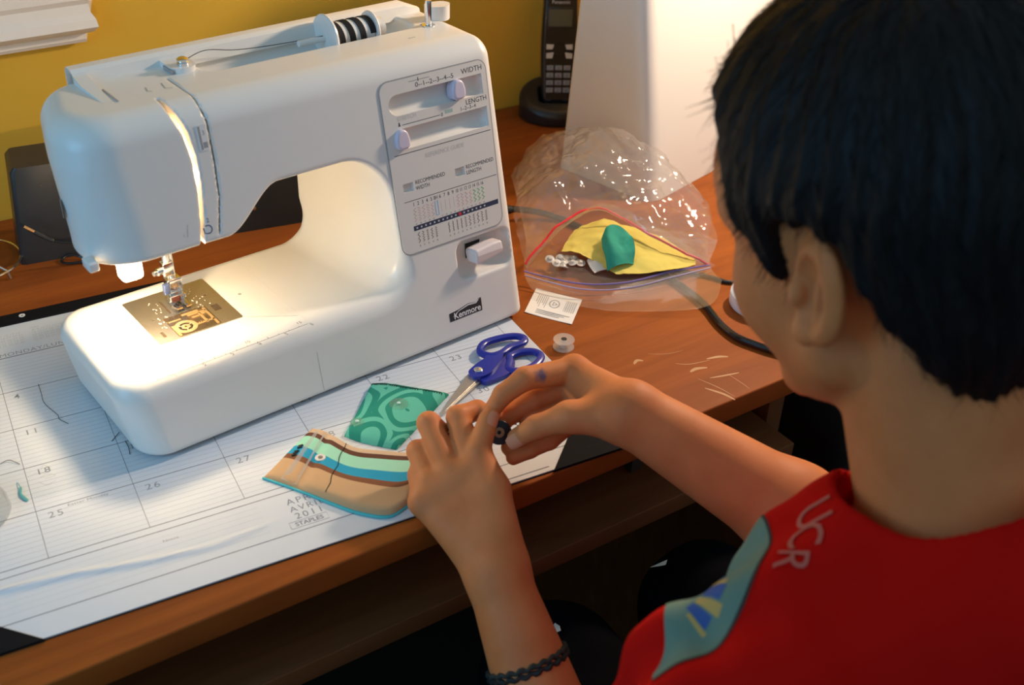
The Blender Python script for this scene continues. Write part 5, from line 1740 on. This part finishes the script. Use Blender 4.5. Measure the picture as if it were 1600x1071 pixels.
# ---- hair
def hair_cut(phi):
    """lower edge of the hair (height in the head frame) by angle from straight ahead"""
    return np.interp(np.abs(phi), np.radians([0, 30, 48, 58, 66, 72, 80, 100, 110, 122, 140, 160, 180]), [9.8, 9.4, 8.2, 5.2, 1.2, -.8, 3.2, 3.4, 2.0, -1.6, -5.6, -8.2, -8.8])
def hair_field(x, y, z):
    f, l, u = hloc(x, y, z)
    d = ellip(f, l, u, (-.4, 0, 3.9), I3, (11.8, 9.0, 10.4))
    d = smin(d, ellip(f, l, u, (-3.4, 0, -2.0), I3, (6.4, 7.3, 7.8)), 2.5)
    phi = np.arctan2(l, f + .8)
    th = np.arctan2(np.sqrt((f + 3)**2 + l*l), u - 2)
    ps = np.arctan2(l, f + 3)
    d = d + .10*np.sin(ps*37 + 2*np.sin(th*5)) * np.clip(th, 0, 1) + .07*np.sin(ps*71 + 3*np.sin(th*4 + 1)) + .10*np.sin(ps*13 + th*3)
    d = d + .55*np.clip((4.5 - u)/2.5, 0, 1)*np.exp(-((np.abs(phi) - 1.5)/.5)**2)
    cut = hair_cut(phi) + .25*np.sin(phi*34) + .15*np.sin(phi*61)
    return smax(d, (cut - u)*.75, .5)
V, F = field_mesh(hair_field, HC - 14.5, HC + 14.5, .24, 1.7)
M['hair'] = plain('black_hair', (.006, .006, .007), .6, spec=.22)
hair = link_mesh('hair', T(V), F, M['hair'], person)
# loose strands over the cap
Nst = 5200
pick = rng.choice(len(V), Nst)
st_v, st_f = [], []
g = .05
x, y, z = V[pick].T
base_d = hair_field(x, y, z)
nrm = np.stack([hair_field(x + g, y, z) - base_d, hair_field(x, y + g, z) - base_d, hair_field(x, y, z + g) - base_d], 1)
nrm /= np.linalg.norm(nrm, axis=1)[:, None] + 1e-9
crown = hp(-3.5, 0, 13)
fl = V[pick] - crown
fl -= (fl*nrm).sum(1)[:, None]*nrm
fl /= np.linalg.norm(fl, axis=1)[:, None] + 1e-9
fl += rng.normal(0, .13, fl.shape)
fl -= (fl*nrm).sum(1)[:, None]*nrm
sd = np.cross(nrm, fl)
sd /= np.linalg.norm(sd, axis=1)[:, None] + 1e-9
L = rng.uniform(1.2, 3.6, Nst)[:, None]
wd = rng.uniform(.025, .06, Nst)[:, None]
seg = 4
rings = []
for k in range(seg + 1):
    t = k/seg
    c = V[pick] + fl*L*(t - .5) + nrm*(.10 + .16*math.sin(math.pi*t)*0 - .38*(t - .5)**2*L*.22)
    rings.append((c - sd*wd*(1 - t*.85), c + sd*wd*(1 - t*.85)))
SV = np.stack([np.stack(r_, 1) for r_ in rings], 1).reshape(-1, 3)
fc = []
for k in range(seg):
    o0 = np.arange(Nst)*(seg + 1)*2 + k*2
    fc.append(np.stack([o0, o0 + 1, o0 + 3, o0 + 2], 1))
strands = link_mesh('hair_strands', T(SV), np.concatenate(fc), M['hair'], hair)
strands['kind'] = 'stuff'

# eyes and brows (turned away from the photographer)
for s in (-1, 1):
    c = hp(7.2, 2.75*s, -.35)
    e = MB().lathe([(0, -1.1), (.78, -.78), (1.1, 0), (.78, .78), (.52, .97), (0, 1.1)], c, HF, 18).build('eye', plain('eye_white', (.7, .68, .65), .2), person)
    MB().lathe([(0, 0), (.5, 0), (.3, .1), (0, .13)], c + HF*.99, HF, 14).build('iris', plain('dark_iris', (.02, .012, .008), .15), e)
    MB().tube(smooth_path([hp(8.75, 1.4*s, 1.6), hp(8.45, 2.7*s, 2.0), hp(7.7, 3.8*s, 1.7)], 6), [.18]*6 + [.22]*6 + [.1], 6, .5).build('eyebrow', M['hair'], person)

# ---- T-shirt
def shirt_field(x, y, z):
    d = rcone(x, y, z, (43.5, -61.8, 15.0), (32.3, -62.0, 8.6), 5.7, 6.8)
    d = smin(d, rcone(x, y, z, (49, -62.0, 14.0), (59, -61.5, 8), 5.2, 6.0), 2.5)
    d = smin(d, rcone(x, y, z, (46, -66.5, 15.6), (46, -68, 2), 7.6, 9.5), 3)
    d = smin(d, rcone(x, y, z, (43.2, -60, 12.4), (48.5, -60, 12.4), 6.4, 6.4), 3)
    d = smin(d, rcone(x, y, z, (41, -66.5, 0), (51, -66.5, 0), 11.2, 11.2), 5)
    d = smin(d, rcone(x, y, z, (41, -72, -20), (51, -72, -20), 11.5, 11.5), 7)
    d = smin(d, rcone(x, y, z, (31.8, -62.5, 7), LSH + (LEL - LSH)*.55, 6.3, 6.0), 2.2)
    d = smin(d, rcone(x, y, z, RSH, RSH + (REL - RSH)*.55, 5.9, 6.0), 2.2)
    fold = .55*np.sin(y*1.05 + x*.36 - z*.15 + 1.1*np.sin(x*.16 + z*.1)) + .28*np.sin(x*.62 - y*.40 + z*.55 + 1.0) + .12*np.sin(x*1.5 + z*1.0 - y*.7)
    d = d + fold*np.clip((20 - z)/7, .12, 1)
    # neck opening
    hole = rcone(x, y, z, (46.6, -61.6, 8), (45.4, -60.6, 30), 5.9, 6.4)
    d = smax(d, -hole, .5)
    # sleeve ends and hem are cut off flat
    for sh, el in ((LSH, LEL), (RSH, REL)):
        ax = (el - sh)/np.linalg.norm(el - sh)
        c = sh + (el - sh)*.66
        pl = (x - c[0])*ax[0] + (y - c[1])*ax[1] + (z - c[2])*ax[2]
        near = np.sqrt((x - c[0])**2 + (y - c[1])**2 + (z - c[2])**2) - 8.5
        d = np.maximum(d, np.where(near < 0, pl, -9))
    return smax(d, -28 - z, .6)
m, nt, b = new_mat('red_cotton')
b.inputs['Base Color'].default_value = (.52, .006, .004, 1)
b.inputs['Roughness'].default_value = .9
b.inputs['Specular IOR Level'].default_value = .06
weave(nt, b, 1200, .25)
M['red'] = m
V, F = field_mesh(shirt_field, (20, -88, -30), (70, -46, 24), .34, 1.5)
shirt = link_mesh('red_shirt', T(V), F, M['red'], person)

# round emblem printed on the chest, lettering in an arc above it
PN = np.array([-.2, .5, .84]); PN /= np.linalg.norm(PN)
PE = np.array([1.0, 0, 0]) - PN*PN[0]; PE /= np.linalg.norm(PE)
PU = np.cross(PN, PE)
def on_shirt(rt, lift):
    """emblem polar coordinates (r cm, angle) to points on the shirt"""
    rt = np.asarray(rt, float)
    base = (26.94 + rt[:, 0]*np.cos(rt[:, 1]))[:, None]*PE + (-52.34 + rt[:, 0]*np.sin(rt[:, 1]))[:, None]*PU
    P_ = base + PN*(np.array([31, -59, 15]) @ PN + 16)
    for _ in range(60):
        d_ = shirt_field(P_[:, 0], P_[:, 1], P_[:, 2])
        P_ = P_ - PN*np.clip(d_*.7, -1, 1)[:, None]
    return P_ + PN*lift
def emblem(name, r0, r1, a0, a1, lift, mat, nr=10, na=60, parent=None, taper=False):
    tt, aa = np.meshgrid(np.linspace(0, 1, nr), np.radians(np.linspace(a0, a1, na)), indexing='ij')
    rr = r0 + (r1 - r0)*tt
    if taper:
        rin = np.interp(np.degrees(aa), [-127, -118, -104, -88], [7.2, 6.0, 3.4, r0])
        rr = rin + (r1 - rin)*tt
    P_ = on_shirt(np.c_[rr.ravel(), aa.ravel()], lift)
    id_ = np.arange(nr*na).reshape(nr, na)
    F_ = np.stack([id_[:-1, :-1].ravel(), id_[1:, :-1].ravel(), id_[1:, 1:].ravel(), id_[:-1, 1:].ravel()], 1)
    return link_mesh(name, T(P_), F_, mat, parent or shirt)
disc = emblem('chest_emblem', .01, 7.9, -127, 0, .05, plain('teal_fabric_print', (.12, .22, .18), .8), 26, 90, None, True)
emblem('emblem_outline', 7.8, 8.0, -127, 0, .06, plain('dark_fabric_print', (.03, .02, .02), .8), 3, 90)
fig_b, fig_y = plain('blue_fabric_print', (.03, .09, .32), .8), plain('gold_fabric_print', (.50, .34, .10), .8)
for a0, a1, r0, r1, mt in ((-84, -76, 5.0, 6.6, fig_b), (-97, -91, 5.0, 6.5, fig_b), (-75.5, -72, 4.8, 6.4, fig_y), (-90, -85, 5.0, 6.9, fig_y), (-100, -97.5, 5.4, 6.7, fig_y), (-70, -66, 5.2, 5.9, fig_b)):
    emblem('emblem_figure', r0, r1, a0, a1, .07, mt, 5, 8)
for chx, an_, rr_, sz in (('U', -41, 9.6, 3.2), ('C', -50.5, 9.2, 3.0), ('R', -60.5, 8.8, 2.6)):
    tv, tf_ = text2d(chx, sz, align='CENTER', bold=.0)
    a_ = math.radians(an_)
    q = []
    for tx, ty in tv:
        ux, uy = (rr_ + ty)*math.cos(a_) + tx*math.sin(a_), (rr_ + ty)*math.sin(a_) - tx*math.cos(a_)
        q.append((math.hypot(ux, uy), math.atan2(uy, ux)))
    MB().add(on_shirt(q, .09), tf_).build('chest_letter', plain('faded_letter_print', (.50, .12, .09), .8), shirt, False)

# ---- trousers, shoes
def pants_field(x, y, z):
    d = rcone(x, y, z, (41, -77, -23), (51, -77, -23), 10, 10)
    for hx, kx in ((39, 37.5), (53, 54.5)):
        d = smin(d, rcone(x, y, z, (hx, -77, -23), (kx, -35, -20.2), 8.6, 6.4), 2.5)
        d = smin(d, rcone(x, y, z, (kx, -35, -20.2), (kx, -38, -66), 6.2, 4.6), 2)
    d = d + .12*np.sin(x*.9 + y*.5) + .1*np.sin(y*.8 - z*.6)
    return np.maximum(d, -66 - z)
V, F = field_mesh(pants_field, (26, -90, -68), (64, -26, -10), .6, 1.5)
trousers = link_mesh('trousers', T(V), F, plain('black_denim', (.003, .003, .004), .95, spec=.05, bump=.3, bscale=700), person)
for kx in (37.5, 54.5):
    def shoe_f(x, y, z):
        q = rcone(x, y, z, (kx, -40, -70.2), (kx, -26, -71.2), 4.0, 3.4)
        q = smin(q, rcone(x, y, z, (kx, -39, -69), (kx, -38.5, -64), 4.0, 4.3), 1.5)
        return smax(q, -73.95 - z, .3)
    V, F = field_mesh(shoe_f, (kx - 6, -47, -75), (kx + 6, -20, -59), .4, 1.5)
    link_mesh('shoe', T(V), F, plain('dark_shoe', (.02, .02, .022), .5), person)

# ---- braided wrist band
bd = J['Lbr'] - J['Lwr']; bd /= np.linalg.norm(bd)
s_ = np.cross(bd, (0, 0, 1.0)); s_ /= np.linalg.norm(s_)
w_ = np.cross(s_, bd)
cb = J['Lbr'] + bd*.3
band = None
for off, rr, ph_ in ((-.22, .2, 0), (.22, .2, 1.6)):
    pts = []
    for t in np.linspace(0, 2*math.pi, 91):
        rad = 3.02 + .07*math.sin(t*22 + ph_)
        pts.append(cb + bd*(off + .08*math.cos(t*22 + ph_) + .35*math.sin(t + .5)) + rad*(math.cos(t)*s_ + math.sin(t)*w_))
    o = MB().tube(pts, [rr*(1 + .22*math.sin(k*1.4)) for k in range(91)], 7).build('braided_bracelet' if band is None else 'braid_strand', plain('dark_green_braid', (.018, .024, .020), .7) if band is None else plain('black_braid', (.012, .012, .012), .7), person if band is None else None)
    if band is None: band = o
    else:
        o.location = o.location - wloc(band); o.parent = band
# ---- thumb nails
def nail(p, q, side, r, name='thumbnail'):
    ax = (q - p)/np.linalg.norm(q - p)
    up = np.asarray(side, float); up -= ax*np.dot(up, ax); up /= np.linalg.norm(up)
    sd_ = np.cross(ax, up)
    mb = MB(); rings = []
    for i, a_ in enumerate(np.linspace(-.55, .62, 6)):
        wdt = [.75, .95, 1.0, 1.0, .95, .7][i]
        rings.append([tuple(q + ax*a_ + up*(r*math.cos(t) + .03) + sd_*r*math.sin(t)*1.0) for t in np.linspace(-.85*wdt, .85*wdt, 9)])
    mb.loft(rings, False, False)
    return mb.build(name, plain('nail', (.74, .30, .16), .55, spec=.08), person)
view = np.array(CAM_LOC) - J['Rt3']
view /= np.linalg.norm(view)
nail(J['Rt2'], J['Rt3'], np.array([.1, -.75, .65]), .80)
nail(J['Lt2'], J['Lt3'], np.array([.55, -.5, .6]), .80)

# ---- bobbin held between the fingers
hb = thing('held_bobbin', J['bob'], 'dark thread bobbin held between the finger tips', 'bobbin')
ax = np.array([-.30, -.80, .52]); ax /= np.linalg.norm(ax)
c = J['bob']
for t0 in (-.55, .43):
    MB().lathe([(.25, t0), (.95, t0), (1.0, t0 + .06), (.95, t0 + .12), (.25, t0 + .12), (.25, t0)], c, ax, 26).build('flange', plain('dark_bobbin_plastic', (.025, .018, .024), .3, spec=.3), hb)
MB().lathe([(.4, -.42), (.86, -.42), (.88, 0), (.86, .42), (.4, .42), (.4, -.42)], c, ax, 26).build('wound_thread', plain('purple_black_thread', (.035, .025, .04), .6), hb)
MB().lathe([(.16, -.5), (.42, -.5), (.42, .56), (.3, .6), (.16, .56), (.16, -.5)], c, ax, 18).build('hub', plain('amber_hub', (.42, .24, .10), .3), hb)

# ---- paper snippets on the lap, chair, dark case under the desk
for k, (x0, y0, z0, pts, lab) in enumerate(((49.4, -33.0, -13.6, [(-.9, .25, 0), (-.2, -.05, .1), (.5, -.2, .1), (.9, .15, .25), (.3, .25, .1), (-.4, .2, .1)], 'white paper snippet lying on the dark trousers under the desk'),
                                          (36.9, -35.6, -13.2, [(-.25, -.3, 0), (.2, -.35, .05), (.35, .1, .1), (.1, .5, .2), (-.3, .3, .1)], 'tiny white paper snippet beside the wrist band'))):
    top_ = [(x0 + a, y0 + b_, z0 + c_ + .12) for a, b_, c_ in pts]
    bot_ = [(p[0], p[1], p[2] - .04) for p in top_]
    n_ = len(pts)
    o = MB().add(top_ + bot_, [tuple(range(n_)), tuple(range(2*n_ - 1, n_ - 1, -1))] + [(i, i + n_, (i + 1) % n_ + n_, (i + 1) % n_) for i in range(n_)]).build('paper_snippet', plain('snippet_paper', (.62, .66, .56), .7), None, False)
    tag(o, lab, 'paper scrap')
ch = thing('office_chair', (46, -76, -74), 'dark office chair under the person', 'chair')
MB().box((24, -100, -38), (68, -56, -33.3), 2.0).build('seat', plain('dark_chair_fabric', (.02, .02, .022), .9), ch)
MB().lathe([(0, 0), (2.6, 0), (2.6, 28), (5, 30), (5, 37.2), (0, 37.2)], (46, -77, -74), (0, 0, 1), 20).build('post', M['dark_metal'], ch)
for k in range(5):
    t = k*2*math.pi/5 + .3
    leg = MB().tube([(46, -77, -66), (46 + 15*math.cos(t), -77 + 15*math.sin(t), -68), (46 + 27*math.cos(t), -77 + 27*math.sin(t), -70)], [2.2, 1.8, 1.4], 8).build('leg', M['black_plastic'], ch)
    MB().lathe([(0, -1.2), (2.2, -1.2), (2.4, 0), (2.2, 1.2), (0, 1.2)], (46 + 27*math.cos(t), -77 + 27*math.sin(t), -71.6), (-math.sin(t), math.cos(t), 0), 16).build('caster', M['rubber'], leg)
def case_f(x, y, z):
    q = rbox(x, y, z, (85, -22, -74), (103, -6, -20), 3.0)
    return rmax(q, -rbox(x, y, z, (87, -30, -34), (101, -21.2, -23), .5), .3)
V, F = field_mesh(case_f, (83, -25, -75), (105, -4, -18), .5, 1.5)
cs_ = thing('computer_tower', (94, -14, -74), 'dark grey rounded case standing on the floor under the desk end', 'case')
link_mesh('case_body', T(V), F, plain('dark_grey_plastic', (.03, .03, .032), .4), cs_)
